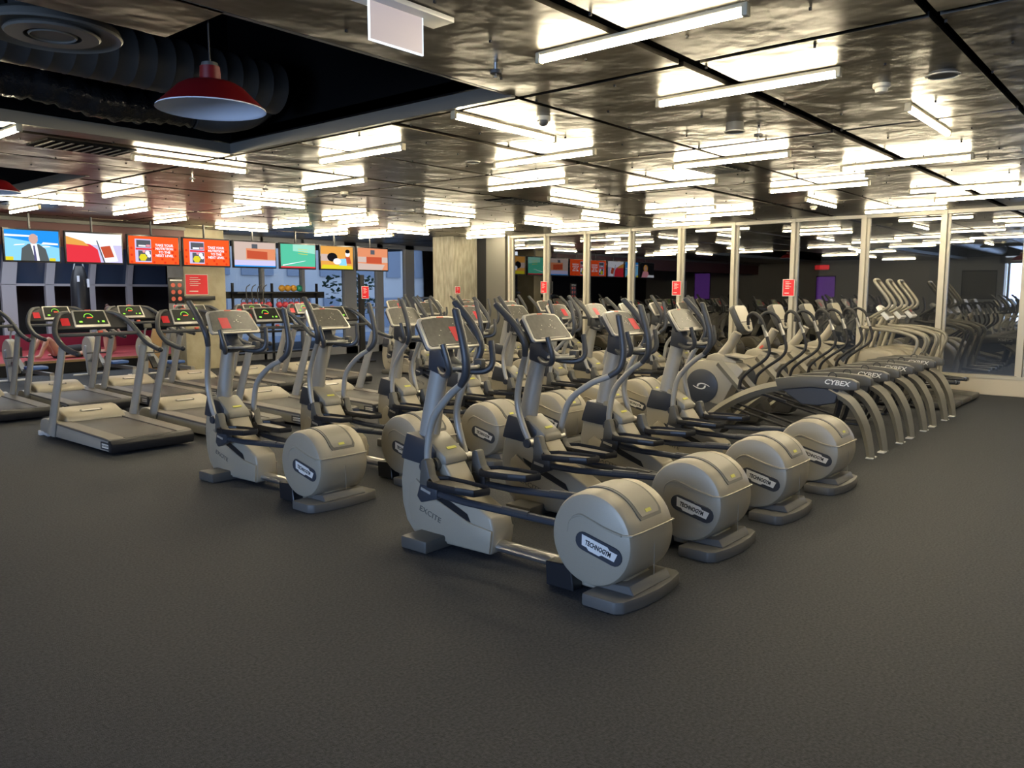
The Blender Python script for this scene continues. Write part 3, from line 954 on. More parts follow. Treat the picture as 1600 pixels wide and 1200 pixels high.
# ================================================================== TREADMILL
def make_treadmill():
    t = empty('treadmill', (0, 0, 0))
    MB().prism([(.02, .035), (.02, .145), (.05, .16), (1.60, .19), (1.78, .20), (1.80, .05), (1.6, .035)], -.44, .44, 'x', .01, 2).build('deck_frame', M['silver'], t)
    MB().box((0, .74, .178), (.55, 1.43, .012), RX(R(1.2)), bev=.003).build('running_belt', M['belt'], t)
    for s in (-1, 1):
        MB().prism([(.03, .15), (.03, .168), (.06, .176), (1.40, .208), (1.62, .215), (1.62, .19), (.06, .15)], s * .285, s * .452, 'x', .005, 1).build('side_rail', M['deckgrey'], t)
        q = MB().box((s * .445, .12, .095), (.012, .22, .075), bev=.004)
        rb = q.build('logo_badge', M['dark'], t)
        MB().prism([(-.075, .022), (.075, .022), (.075, -.022), (-.075, -.022)], s * .451, s * .453, 'x', off=(0, .12, .095)).build('logo_plate', M['logo'], rb)
        text('logo_lettering', 'TECHNOGYM', .026, M['blk'], rb, (s * .4536, .12, .095), (PI / 2, 0, s * PI / 2), .0004, .0005, .9)
    MB().prism([(-.01, .03), (-.03, .08), (-.03, .13), (.0, .165), (.06, .165), (.06, .03)], -.45, .45, 'x', .012, 2).build('rear_roller_cover', M['blk'], t)
    # motor hood
    b = MB()
    hood = [(1.36, .205), (1.42, .255), (1.62, .325), (1.74, .335), (1.80, .30), (1.86, .20), (1.86, .08), (1.60, .08), (1.40, .12)]
    b.prism(hood, -.34, .34, 'x', .03, 3)
    b.build('motor_hood', M['beige'], t)
    b = MB()
    for s in (-1, 1):
        b.prism([(1.45, .19), (1.66, .23), (1.80, .215), (1.86, .15), (1.86, .06), (1.45, .06)], s * .30, s * .455, 'x', .02, 2)
    b.build('hood_shoulder', M['silver'], t)
    q = MB().prism(capsule(.10, .028), 0, .004, 'z', .001, 1, rot=RX(R(19)), off=(0, 1.53, .296)).build('hood_badge', M['dgrey'], t)
    MB().prism(capsule(.09, .018), .004, .0055, 'z', rot=RX(R(19)), off=(0, 1.53, .296)).build('badge_plate', M['bezel'], q)
    for s in (-1, 1):
        MB().tube([(s * .455, 1.50, .07), (s * .457, 1.38, .35), (s * .455, 1.20, .75), (s * .45, 1.06, 1.08)], [.050, .048, .044, .040], 16, 4, flat=(1.55, .75), up=(0, 1, 0)).build('upright', M['silver'], t)
        # handrail loops
        MB().tube([(s * .45, .66, 1.025), (s * .46, .80, 1.045), (s * .465, 1.02, 1.10), (s * .455, 1.22, 1.22), (s * .40, 1.34, 1.345), (s * .31, 1.45, 1.43), (s * .20, 1.50, 1.45)], [.028, .03, .031, .03, .028, .026, .022], 12, 5).build('handrail', M['grip'], t)
        MB().ball((s * .45, .655, 1.025), .03, 12).build('rail_cap', M['blk'], t)
        MB().cyl((s * .40, 1.75, .015), (s * .40, 1.95, .03), .02, seg=8).box((s * .40, 1.92, .03), (.10, .05, .06), bev=.01).build('foot', M['white'], t)
    # console shroud
    b = MB()
    b.prism([(-.40, -.10), (.40, -.10), (.37, .0), (.28, .09), (.18, .125), (-.18, .125), (-.28, .09), (-.37, .0)], -.03, .01, 'z', .012, 2, rot=RX(R(55)), off=(0, 1.40, 1.345))
    b.build('console_shroud', M['blkrub'], t)
    rot = RX(R(55))
    c0 = Vector((0, 1.40, 1.355))
    out = [(-.20, -.10), (.20, -.10), (.185, .125), (.175, .13), (-.175, .13), (-.185, .125)]
    con = MB().prism(out, .005, .022, 'z', .005, 2, rot=rot, off=c0).build('console', M['bezel'], t)
    MB().prism([(u * .90, .012 + v * .80) for u, v in out], .022, .0245, 'z', .001, 1, rot=rot, off=c0).build('console_face', M['panelD'], con)
    for u, v, w, h in ((-.12, -.03, .035, .022), (.075, -.03, .015, .022), (.13, -.03, .03, .022)):
        MB().box(c0 + rot @ Vector((u, v, .0255)), (w, h, .001), rot).build('green_button', M['led_g'], con)
    b = MB()
    pts = [c0 + rot @ Vector((-.02 + .05 * math.cos(R(a)), .03 + .05 * math.sin(R(a)), .0258)) for a in range(0, 181, 20)]
    b.tube(pts, .0035, 5, 1)
    b.build('green_display', M['led_g'], con)
    MB().box(c0 + rot @ Vector((-.01, .025, .0256)), (.06, .014, .001), rot).build('red_display', M['led_r'], con)
    MB().box(c0 + rot @ Vector((0, .138, .012)), (.06, .012, .006), rot).build('top_tab', M['redp'], con)
    MB().tube([(-.45, 1.20, 1.205), (-.2, 1.17, 1.205), (.2, 1.17, 1.205), (.45, 1.20, 1.205)], .021, 10, 4).build('crossbar', M['grip'], t)
    MB().box((0, 1.15, 1.235), (.05, .03, .025), bev=.005).build('stop_button', M['redp'], t)
    MB().box(c0 + rot @ Vector((-.285, -.02, .013)), (.09, .10, .002), rot).build('red_sticker', M['redst'], t)
    return t


tm = make_treadmill()
gt = 'grey treadmills with black belts'
TP = [(4.00 + 1.17 * k, 8.40) for k in range(4)]
for i, (x, y) in enumerate(TP):
    o = tm if i == 0 else copy_tree(tm)
    o.location = (x, y, 0)
    lab = ['grey treadmill nearest the camera at the left end of the front treadmill row',
           'grey treadmill second in the front treadmill row, just left of the lone left elliptical column',
           'grey treadmill third in the front treadmill row, seen between elliptical columns',
           'grey treadmill fourth in the front treadmill row', 'grey treadmill fifth and last in the front treadmill row'][i]
    tag(o, lab, 'treadmill', gt)
for i in range(6):
    o = copy_tree(tm)
    o.location = (3.73 + 1.105 * i, 11.62, 0)
    lab = ['grey treadmill cut off by the left picture edge, rear treadmill row', 'grey treadmill second from the left in the rear treadmill row'][i] if i < 2 else 'grey treadmill %s from the left in the rear treadmill row' % ORD[i]
    tag(o, lab, 'treadmill', gt)


# ================================================================== ARC TRAINER
def make_arc():
    e = empty('arc_trainer', (0, 0, 0))
    # side arches: y measured from rear feet
    for s in (-1, 1):
        arch = [(s * .23, 2.12, .0), (s * .23, 2.0, .14), (s * .23, 1.72, .38), (s * .23, 1.42, .555), (s * .23, 1.10, .665), (s * .23, .75, .715), (s * .23, .40, .69)]
        MB().tube(arch, [.05, .05, .052, .055, .055, .05, .045], 4, 5, flat=(1.0, .8)).build('front_arch', M['arcs'], e)
        leg = [(s * .23, .52, .68), (s * .23, .30, .56), (s * .23, .17, .36), (s * .23, .11, .16), (s * .23, .08, .0)]
        MB().tube(leg, [.05, .055, .052, .046, .04], 4, 5, flat=(1.0, .8), up=(0, -1, 0)).build('rear_leg', M['arcs'], e)
        MB().box((s * .20, .085, .008), (.16, .07, .014), bev=.004).build('foot_plate', M['white'], e)
        sh = MB().prism([(1.10, .755), (.85, .80), (.55, .815), (.30, .80), (.235, .77), (.23, .69), (.40, .68), (.70, .69), (1.06, .635)], s * .185, s * .275, 'x', .014, 2).build('arch_shroud', M['dgrey'], e)
        MB().prism([(1.02, .64), (.70, .69), (.42, .68), (.45, .54), (.62, .50), (.80, .50)], s * .19, s * .262, 'x', .008, 1).build('lower_shroud', M['dark'], sh)
        MB().tube([(s * .23, .50 + .04 * math.cos(a), .82 + .035 * math.sin(a)) for a in [2 * PI * k / 10 for k in range(10)]], .006, 6, 1, closed=True).build('shroud_loop', M['blk'], sh)
        text('logo_lettering', 'CYBEX', .072, M['logo'], sh, (s * .2765, .44, .752), (PI / 2, R(-3 if s > 0 else 3), s * PI / 2), .0006, .0012, 1.15, .2)
        # hanging link and footplate
        MB().tube([(s * .15, .42, .66), (s * .14, .48, .36), (s * .13, .58, .17)], [.035, .032, .03], 4, 2).build('swing_link', M['blk'], e)
        MB().box((s * .13, .74, .16), (.15, .38, .03), bev=.01).build('footplate', M['blk'], e)
        MB().cyl((s * .13, .90, .19), (s * .12, 1.75, .40), .014, seg=8).build('push_rod', M['blkrub'], e)
        MB().cyl((s * .16, 1.0, .50), (s * .16, 1.55, .62), .016, seg=8).build('drive_arm', M['blkrub'], e)
        # handle arms
        MB().tube([(s * .20, 1.53, .60), (s * .215, 1.50, .72), (s * .225, 1.40, .82), (s * .235, 1.23, .95), (s * .235, 1.18, 1.05), (s * .235, 1.21, 1.18), (s * .235, 1.27, 1.36), (s * .225, 1.33, 1.43), (s * .20, 1.40, 1.455), (s * .17, 1.46, 1.41), (s * .15, 1.47, 1.32)],
                  [.02, .019, .018, .018, .018, .018, .019, .019, .019, .019, .018], 10, 4).build('handle_arm', M['blkrub'], e)
        MB().cyl((s * .235, 1.217, 1.20), (s * .235, 1.262, 1.33), .0215, seg=10).build('pulse_grip', M['steel'], e)
    # diagonal beams
    for s in (-1, 1):
        MB().tube([(s * .13, 1.82, .88), (s * .13, 1.46, .52)], .045, 4, 1, flat=(1.1, .5)).build('diagonal_beam', M['arcs'], e)
    # centre housing with disc
    MB().prism([(2.32, .66), (2.27, .80), (2.15, .875), (1.98, .90), (1.62, .88), (1.52, .80), (1.66, .62), (1.80, .35), (1.85, .05), (2.2, .05), (2.34, .42)], -.115, .115, 'x', .02, 2).build('centre_housing', M['beige'], e)
    MB().prism([(2.36, .50), (2.30, .30), (2.20, .04), (1.80, .04), (1.70, .20), (1.82, .40)], -.12, .12, 'x', .01, 1).build('lower_housing', M['dgrey'], e)
    for s in (-1, 1):
        dsk = MB().lathe([(.005, s * .11), (.20, s * .11), (.20, s * .128), (.185, s * .134), (.005, s * .134)], (0, 2.03, .59), 'x', 40).build('side_disc', M['dark'], e)
        b = MB()
        for kk in (0, 1):
            a0 = PI * kk
            pts = []
            pin = []
            for k in range(11):
                t = k / 10
                a = a0 + R(200) * t - .3
                pts.append((.058 * math.cos(a) * (1 + .9 * t ** 3), .036 * math.sin(a) * (1 + .1 * t)))
                pin.append((.036 * math.cos(a) * (1 + 1.75 * t ** 3), .016 * math.sin(a) * (1 + 1.0 * t)))
            poly = pts + pin[::-1]
            b.prism(poly, s * .134, s * .136, 'x', off=(0, 2.03, .59))
        b.build('swirl_emblem', M['logo'], dsk)
    # neck and console
    MB().prism([(2.02, .88), (1.98, .95), (1.88, .985), (1.74, .95), (1.62, .90), (1.62, .87)], -.10, .10, 'x', .02, 2).build('neck_base', M['beige'], e)
    MB().tube([(0, 1.86, .93), (0, 1.74, 1.08), (0, 1.66, 1.22)], [.062, .055, .052], 16, 2).build('neck', M['beige'], e)
    MB().prism([(1.76, .955), (1.50, .93), (1.48, .945), (1.74, .98)], -.13, .13, 'x', .006, 1).build('bottle_tray', M['beige'], e)
    rot = RX(R(65))
    c0 = Vector((0, 1.60, 1.385))
    sh = [(-.165, .14), (-.13, .165), (.13, .165), (.165, .14), (.155, -.06), (.11, -.155), (.05, -.18), (-.05, -.18), (-.11, -.155), (-.155, -.06)]
    con = MB().prism(sh, -.06, .015, 'z', .02, 2, rot=rot, off=c0).build('console', M['dgrey'], e)
    MB().prism([(u * .9, v * .92) for u, v in sh], .015, .02, 'z', .003, 1, rot=rot, off=c0).build('console_face', M['panelL'], con)
    MB().box(c0 + rot @ Vector((0, -.05, .022)), (.26, .008, .006), rot).build('page_ledge', M['blk'], con)
    MB().cyl(c0 + rot @ Vector((0, -.12, .018)), c0 + rot @ Vector((0, -.12, .026)), .022).build('stop_button', M['blk'], con)
    return e


arc = make_arc()
AX = [8.72, 9.80, 10.84, 11.92]
for i, x in enumerate(AX):
    o = arc if i == 0 else copy_tree(arc)
    o.location = (x, 2.31, 0)
    tag(o, ['curved grey arc trainer beside the ellipticals, its black side disc with a swirl showing',
            'second curved grey arc trainer, red tag at the foot of its neck',
            'third curved grey arc trainer counting from the ellipticals',
            'fourth curved grey arc trainer, the one next to the steppers'][i], 'arc trainer', 'curved grey arc trainers')
    if i == 1:
        MB().box((0, 1.80, 1.0), (.14, .05, .03), RX(R(-40))).build('red_tag', M['redp'], o)


# ================================================================== STEPPERS
def make_stepper():
    e = empty('stepper', (0, 0, 0))
    MB().prism([(-.1, .02), (-.1, .10), (1.0, .16), (1.55, .12), (1.6, .02)], -.28, .28, 'x', .02, 2).build('base', M['dgrey'], e)
    MB().prism([(1.45, .05), (1.55, .45), (1.42, .72), (1.15, .84), (.80, .80), (.62, .66), (.55, .40), (.60, .12)], -.20, .20, 'x', .06, 3).build('body_cover', M['beige'], e)
    for s in (-1, 1):
        MB().tube([(s * .24, 1.45, .10), (s * .22, 1.32, .55), (s * .17, 1.18, 1.10), (s * .12, 1.12, 1.30)], .032, 10, 3).build('upright', M['arcs'], e)
        MB().tube([(s * .20, 1.26, 1.17), (s * .24, 1.05, 1.14), (s * .25, .72, 1.11), (s * .25, .48, 1.04), (s * .25, .42, .94), (s * .25, .46, .80)], [.024, .025, .026, .026, .026, .025], 12, 5).build('handrail', M['arcs'], e)
        MB().tube([(s * .25, .46, .80), (s * .25, .54, .50), (s * .25, .62, .12)], .024, 10, 2).build('rail_post', M['arcs'], e)
        MB().box((s * .11, .25, .32), (.16, .42, .05), RX(R(4 * s)), bev=.015).build('step_pedal', M['blk'], e)
        MB().tube([(s * .14, 1.20, 1.25), (s * .14, .96, 1.40), (s * .14, .86, 1.47), (s * .14, .87, 1.56), (s * .14, 1.02, 1.76), (s * .135, 1.08, 1.84), (s * .09, 1.09, 1.87), (0, 1.09, 1.875)], [.022, .022, .023, .024, .024, .022, .02, .02], 12, 5).build('upper_handle', M['arcs'], e)
    rot = RX(R(46))
    c0 = Vector((0, .93, 1.38))
    sh = [(-.15, -.12), (.15, -.12), (.13, .10), (.07, .15), (-.07, .15), (-.13, .10)]
    con = MB().prism(sh, -.05, .012, 'z', .015, 2, rot=rot, off=c0).build('console', M['white'], e)
    MB().prism([(u * .75, -.01 + v * .65) for u, v in sh], .012, .016, 'z', .002, 1, rot=rot, off=c0).build('console_face', M['panel'], con)
    return e


st = make_stepper()
for i, x in enumerate([12.95, 13.60, 14.25]):
    o = st if i == 0 else copy_tree(st)
    o.location = (x, 2.60, 0)
    tag(o, ['beige stepper with tall looped handles next to the arc trainers', 'middle one of the three beige steppers with looped handles',
            'beige stepper closest to the glass wall, red mark on its console'][i], 'stepper', 'beige steppers with looped handles')
    if i == 2:
        MB().box(Vector((0, .93, 1.38)) + RX(R(48)) @ Vector((0, .0, .018)), (.05, .06, .002), RX(R(48))).build('red_sticker', M['redst'], o)


# ================================================================== ROWERS
def make_rower():
    e = empty('rowing_machine', (0, 0, 0))
    MB().prism([(-.06, .0), (.06, .0), (.10, .62), (.02, .66), (-.10, .60)], -.04, .04, 'y', .01, 1, off=(0, 2.0, .0)).build('front_leg', M['rowgrey'], e)
    MB().cyl((-.33, 2.02, .02), (.33, 2.02, .02), .02, seg=8).build('front_foot_bar', M['white'], e)
    MB().lathe([(.05, -.07), (.24, -.07), (.26, -.05), (.26, .05), (.24, .07), (.05, .07)], (0, 1.96, .55), 'x', 24).build('flywheel_cage', M['cream'], e)
    MB().box((.13, 1.90, .55), (.08, .05, .20)).build('damper_panel', M['blk'], e)
    MB().prism([(1.85, .58), (1.85, .50), (1.35, .20), (1.30, .26)], -.05, .05, 'x', .006, 1).build('front_frame', M['rowgrey'], e)
    MB().box((0, .72, .26), (.07, 1.35, .06)).build('slide_rail', M['steel'], e)
    MB().box((0, .75, .34), (.32, .28, .06), bev=.02).build('seat', M['blue'], e)
    MB().prism([(-.04, .0), (.04, .0), (.04, .24), (-.04, .24)], .02, .08, 'y').build('rear_leg', M['rowgrey'], e)
    MB().cyl((-.25, .05, .02), (.25, .05, .02), .02, seg=8).build('rear_foot_bar', M['white'], e)
    for s in (-1, 1):
        MB().box((s * .11, 1.38, .30), (.11, .05, .28), RX(R(-40)), bev=.01).build('footrest', M['blk'], e)
    MB().cyl((-.22, 1.60, .48), (.22, 1.60, .48), .012, seg=8).build('handle', M['blk'], e)
    MB().tube([(0, 1.95, .70), (0, 1.9, .90), (0, 1.80, 1.0)], .018, 8, 2).build('monitor_arm', M['rowgrey'], e)
    MB().box((0, 1.78, 1.03), (.16, .04, .13), RX(R(-20)), bev=.01).build('monitor', M['dgrey'], e)
    return e


rw = make_rower()
for i, (x, y) in enumerate([(5.45, 15.0), (6.95, 15.15), (7.68, 14.35)]):
    o = rw if i == 0 else copy_tree(rw)
    o.location = (x, y, 0)
    tag(o, ['pale grey rowing machine at the left edge behind the treadmills', 'pale grey rowing machine seen between two treadmill uprights, before the red mat',
            'pale grey rowing machine before the tan pillar'][i], 'rowing machine', 'rowing machines behind the treadmills')

# ================================================================== SCREENS
YT = 15.5
tvx = [(4.97, 5.88), (5.95, 6.98), (7.06, 8.09), (8.15, 9.19), (9.26, 10.30), (10.39, 11.35), (11.46, 12.44), (12.54, 13.53)]


def E_(n, c, s=1.0):
    return emis('screen_' + n, c, s * 0.66)


EM = dict(blue=E_('blue', (0.02, 0.28, 0.80), 1.1), lblue=E_('pale_blue', (0.25, 0.62, 0.95), 1.1), white=E_('white', (0.9, 0.92, 1.0), 1.1), skin=E_('skin', (0.65, 0.40, 0.34)),
          suit=E_('suit', (0.10, 0.115, 0.12)), tie=E_('tie', (0.10, 0.10, 0.22)), yel=E_('yellow', (0.75, 0.65, 0.03)), red=E_('red', (0.78, 0.04, 0.06)), pinkish=E_('pink', (0.85, 0.35, 0.42)),
          orange=E_('orange', (0.95, 0.10, 0.02), 1.1), dorange=E_('dark_orange', (0.75, 0.05, 0.015)), grey=E_('grey', (0.10, 0.11, 0.13)), lilac=E_('lilac', (0.62, 0.58, 0.85)), gold=E_('gold', (0.80, 0.38, 0.08)),
          brick=E_('brick', (0.55, 0.09, 0.04)), beige=E_('beige', (0.62, 0.48, 0.42)), teal=E_('green', (0.10, 0.55, 0.36)), mint=E_('mint', (0.35, 0.75, 0.60)), black=E_('black', (0.01, 0.01, 0.012)), sal=E_('salmon', (0.75, 0.28, 0.14)),
          grn=E_('grass', (0.08, 0.42, 0.10)))


def poly(parent, name, pts, c, z):
    """flat picture shape on a screen; pts in 0..1 of the screen"""
    W_, H_ = parent['w'], parent['h']
    b = MB()
    vs = [b.bm.verts.new(((u - .5) * W_, -.032 - z * .0006, (v - .5) * H_)) for u, v in pts]
    b.bm.faces.new(vs)
    return b.build(name, EM[c], parent, smooth=0)


def rect(x0, y0, x1, y1): return [(x0, y0), (x1, y0), (x1, y1), (x0, y1)]


def circ(cx, cy, r, asp=.56, n=14): return [(cx + r * asp * math.cos(2 * PI * k / n), cy + r * math.sin(2 * PI * k / n)) for k in range(n)]


def make_tv(x0, x1, label, z0=2.20, z1=2.78, brackets=True):
    w, h = x1 - x0, z1 - z0
    t = empty('television', ((x0 + x1) / 2, YT, (z0 + z1) / 2), label, 'television', 'televisions hanging in a row')
    MB().box((0, 0, 0), (w, .06, h), bev=.006).build('casing', M['blk'], t)
    MB().box((0, .05, 0), (w * .5, .05, h * .6)).build('back_cover', M['blk'], t)
    MB().cyl((0, .07, 0), (0, .07, H - (z0 + z1) / 2), .02, seg=8).build('hanging_pole', M['blk'], t)
    t['w'] = w - .05
    t['h'] = h - .06
    return t


def lines(t, body, size, loc, m='white', align='CENTER'):
    return text('screen_lettering', body, size, EM[m], t, loc, (PI / 2, 0, 0), .0002, .002, 1.0, 0, align)


T = [make_tv(*tvx[0], 'television at the left edge showing a presenter in a grey suit on blue'),
     make_tv(*tvx[1], 'television showing a hand holding a phone over a red background'),
     make_tv(*tvx[2], 'orange television picture with phone and white slogan, left of the pillar'),
     make_tv(*tvx[3], 'orange television picture with phone and white slogan, in front of the pillar'),
     make_tv(*tvx[4], 'television with a pale beige and brown room picture beside the orange ones'),
     make_tv(*tvx[5], 'television with a green sports field picture'),
     make_tv(*tvx[6], 'television showing a cartoon drawing of a person bending over a table'),
     make_tv(*tvx[7], 'last television on the right of the row with an orange room picture')]
# 0 presenter
t = T[0]
poly(t, 'screen', rect(0, 0, 1, 1), 'blue', 0)
poly(t, 'picture_sky', [(0, 0), (1, 0), (1, .45), (.55, .6), (0, .75)], 'lblue', 1)
poly(t, 'picture_streak', [(0, .78), (.6, .78), (.6, .83), (0, .85)], 'white', 2)
for q in ([(.15, .48), (.35, .52), (.36, .55), (.18, .52)], [(.66, .55), (.98, .54), (.98, .60), (.70, .62)], [(.62, .44), (.82, .47), (.83, .50), (.65, .48)]):
    poly(t, 'picture_cloud', q, 'white', 2)
poly(t, 'picture_field', rect(0, 0, .14, .12), 'yel', 2)
poly(t, 'picture_field', rect(.80, 0, .92, .10), 'yel', 2)
poly(t, 'presenter_suit', [(.27, 0), (.30, .40), (.42, .55), (.62, .55), (.74, .40), (.80, 0)], 'suit', 3)
poly(t, 'presenter_shirt', [(.46, .56), (.58, .56), (.60, .30), (.62, 0), (.54, 0)], 'white', 4)
poly(t, 'presenter_tie', [(.51, .50), (.54, .50), (.57, 0), (.52, 0)], 'tie', 5)
poly(t, 'presenter_face', circ(.52, .72, .17, .5), 'skin', 5)
# 1 phone
t = T[1]
poly(t, 'screen', rect(0, 0, 1, 1), 'lilac', 0)
poly(t, 'picture_glow', [(0, .6), (1, .62), (1, 1), (0, 1)], 'white', 1)
poly(t, 'picture_red', [(0, 0), (.60, 0), (.55, .45), (.42, .62), (.25, .68), (0, .70)], 'red', 2)
poly(t, 'picture_band', [(0, .60), (.40, .56), (.30, .72), (0, .88)], 'gold', 3)
poly(t, 'phone_body', [(.66, 0), (.92, .06), (.80, .82), (.53, .76)], 'white', 4)
poly(t, 'phone_screen', [(.67, .16), (.85, .20), (.78, .60), (.60, .55)], 'brick', 5)
poly(t, 'phone_edge', [(.53, .76), (.55, .77), (.68, .0), (.65, .0)], 'grey', 6)
# 2,3 orange
for t in (T[2], T[3]):
    poly(t, 'screen', rect(0, 0, 1, 1), 'orange', 0)
    for i in range(9):
        for j in range(5):
            poly(t, 'picture_hexagon', circ(.05 + .11 * i + .055 * (j % 2), .06 + .125 * j, .05, .56, 6), 'dorange', 1) if (i + j) % 2 == 0 and (i < 1 or i > 3) else None
    poly(t, 'phone_outline', rect(.12, .06, .44, .90), 'lilac', 2)
    poly(t, 'phone_picture', rect(.15, .60, .43, .86), 'grey', 3)
    poly(t, 'phone_picture', rect(.18, .10, .43, .48), 'grey', 3)
    poly(t, 'phone_bar', rect(.19, .62, .33, .68), 'white', 4)
    poly(t, 'phone_bar', rect(.34, .62, .42, .70), 'pinkish', 4)
    poly(t, 'phone_band', rect(.13, .50, .44, .57), 'red', 4)
    poly(t, 'yellow_hexagon', circ(.27, .23, .14, .60, 6), 'yel', 5)
    poly(t, 'pale_dots', circ(.36, .40, .08), 'white', 5)
    poly(t, 'pale_dots', circ(.39, .30, .07), 'white', 5)
    poly(t, 'pink_dot', circ(.29, .45, .05), 'pinkish', 6)
    lines(t, 'TAKE YOUR\nNUTRITION\nTO THE\nNEXT LEVEL', .066, (.20, -.036, -.0), 'white')
# 4
t = T[4]
poly(t, 'screen', rect(0, 0, 1, 1), 'beige', 0)
poly(t, 'picture_wall', rect(.28, .30, 1, .74), 'sal', 1)
poly(t, 'picture_counter', [(.30, .34), (.80, .30), (.80, .62), (.30, .66)], 'brick', 2)
poly(t, 'picture_floor', rect(0, .0, 1, .26), 'lilac', 2)
poly(t, 'picture_cabinet', rect(.42, .74, .56, .92), 'grey', 2)
poly(t, 'caption_bar', rect(0, 0, 1, .05), 'blue', 3)
# 5
t = T[5]
poly(t, 'screen', rect(0, 0, 1, 1), 'teal', 0)
poly(t, 'picture_stand', [(.35, .72), (1, .62), (1, 1), (.35, 1)], 'mint', 1)
for k in range(3):
    poly(t, 'picture_line', [(.50, .60 + .1 * k), (.78, .57 + .1 * k), (.78, .59 + .1 * k), (.50, .62 + .1 * k)], 'yel', 2)
poly(t, 'picture_line', [(.05, .08), (.7, .30), (.72, .32), (.05, .12)], 'white', 2)
poly(t, 'caption_bar', rect(0, 0, 1, .06), 'red', 3)
# 6
t = T[6]
poly(t, 'screen', rect(0, 0, 1, 1), 'gold', 0)
poly(t, 'picture_wall', rect(0, .35, .45, .65), 'beige', 1)
poly(t, 'picture_figure_hair', circ(.35, .52, .20, .8), 'black', 3)
poly(t, 'picture_figure_face', circ(.50, .34, .14, .9), 'white', 4)
poly(t, 'picture_shirt', [(.55, .15), (.80, .15), (.78, .48), (.60, .45)], 'lblue', 4)
poly(t, 'picture_second_figure', [(.70, .25), (.95, .25), (.90, .55), (.76, .55)], 'brick', 3)
poly(t, 'picture_second_face', circ(.83, .68, .12, .6), 'white', 4)
poly(t, 'picture_second_hair', circ(.83, .80, .09, .8), 'black', 5)
poly(t, 'picture_table', [(0, .0), (1, .0), (.95, .16), (.05, .18)], 'yel', 5)
# 7
t = T[7]
poly(t, 'screen', rect(0, 0, 1, 1), 'sal', 0)
poly(t, 'picture_wall', rect(0, .35, 1, .60), 'beige', 1)
poly(t, 'picture_counter', rect(.28, .30, .80, .60), 'brick', 2)
poly(t, 'picture_floor', [(0, 0), (.8, 0), (.9, .25), (0, .3)], 'beige', 3)
poly(t, 'picture_cabinet', rect(.42, .72, .56, .92), 'grey', 3)
# two more left of the frame, visible in the glass wall
t = make_tv(3.85, 4.88, 'television seen only in the glass wall, showing a woman in pink')
poly(t, 'screen', rect(0, 0, 1, 1), 'black', 0)
poly(t, 'picture_hair', circ(.6, .62, .26, .6), 'gold', 1)
poly(t, 'picture_face', circ(.6, .62, .16, .55), 'skin', 2)
poly(t, 'picture_dress', [(.3, 0), (.9, 0), (.78, .42), (.45, .42)], 'pinkish', 3)
poly(t, 'picture_desk', [(0, 0), (.5, 0), (.4, .18), (0, .16)], 'white', 4)
t = make_tv(15.45, 16.45, 'television mostly hidden behind the concrete column', 2.12, 2.72)
t.location.y = 15.8
poly(t, 'screen', rect(0, 0, 1, 1), 'beige', 0)
poly(t, 'picture_band', rect(0, .4, 1, .6), 'sal', 1)


# ================================================================== RED SIGNS
def sign(x, y, z, w, h, face, label, group='red notices on the posts', board=True):
    """face: 'y' faces -Y, 'x' faces -X"""
    o = empty('notice_sign', (x, y, z), label, 'sign', group)
    if face == 'x':
        o.rotation_euler = (0, 0, -PI / 2)
    MB().box((0, 0, 0), (w + .02, .008, h + .02)).build('sign_backing', M['white'], o)
    MB().box((0, -.005, 0), (w, .004, h)).build('sign_face', M['red'], o)
    b = MB()
    for k in range(5):
        b.box((-w * .12 + .02 * (k % 2), -.008, h * (.36 - .1 * k)), (w * (.5 if k % 2 else .38), .001, h * .03))
    b.box((-w * .15, -.008, -h * .34), (w * .4, .001, h * .05))
    b.build('sign_print', M['logo'], o)
    return o


sign(15.093, 11.75, 1.80, .17, .26, 'x', 'red notice on the glass wall post nearest the concrete column')
sign(15.093, 8.25, 1.77, .19, .28, 'x', 'red notice on the post in the middle of the glass wall')
sign(15.093, 5.88, 1.77, .21, .30, 'x', 'red notice on the post behind the arc trainers')
sign(12.55, 15.2, 1.68, .20, .28, 'y', 'red notice on the black stand under the televisions')
sign(14.42, 13.932, 1.74, .16, .16, 'y', 'small square red notice on the concrete column')
sign(9.0, 16.542, 1.85, .50, .42, 'y', 'large red notice on the tan pillar')
MB_ = MB().box((8.98, 16.45, 1.56), (.70, .16, .09), bev=.005).build('wall_shelf', M['blk'])
tag(MB_, 'small black shelf below the red notice on the tan pillar', 'shelf')
o = empty('rules_board', (8.25, 16.0, 1.72), 'black board with rows of small red pictures left of the tan pillar', 'sign')
MB().box((0, 0, 0), (.34, .03, .52), bev=.01).build('board', M['blk'], o)
MB().box((0, -.018, .21), (.26, .002, .03)).build('board_heading', M['logo'], o)
for i in range(2):
    for j in range(3):
        MB().lathe([(.005, -.022), (.045, -.022), (.045, -.018), (.005, -.018)], (-.07 + .14 * i, 0, .11 - .14 * j), 'y', 12).build('round_picture', M['redp'], o)
MB().cyl((0, .03, .2), (0, .03, -1.70), .018).build('post', M['blk'], o)
sign(8.28, 15.95, 1.31, .24, .22, 'y', 'small red notice hanging under the black rules board')
# black floor stand under the screens
o = empty('screen_stand', (12.55, 15.35, 0), 'black floor stand reaching up under the televisions', 'stand')
MB().box((0, 0, 1.05), (.13, .08, 2.1)).build('post', M['blk'], o)
MB().box((0, 0, .02), (.5, .4, .04)).build('base_plate', M['blk'], o)

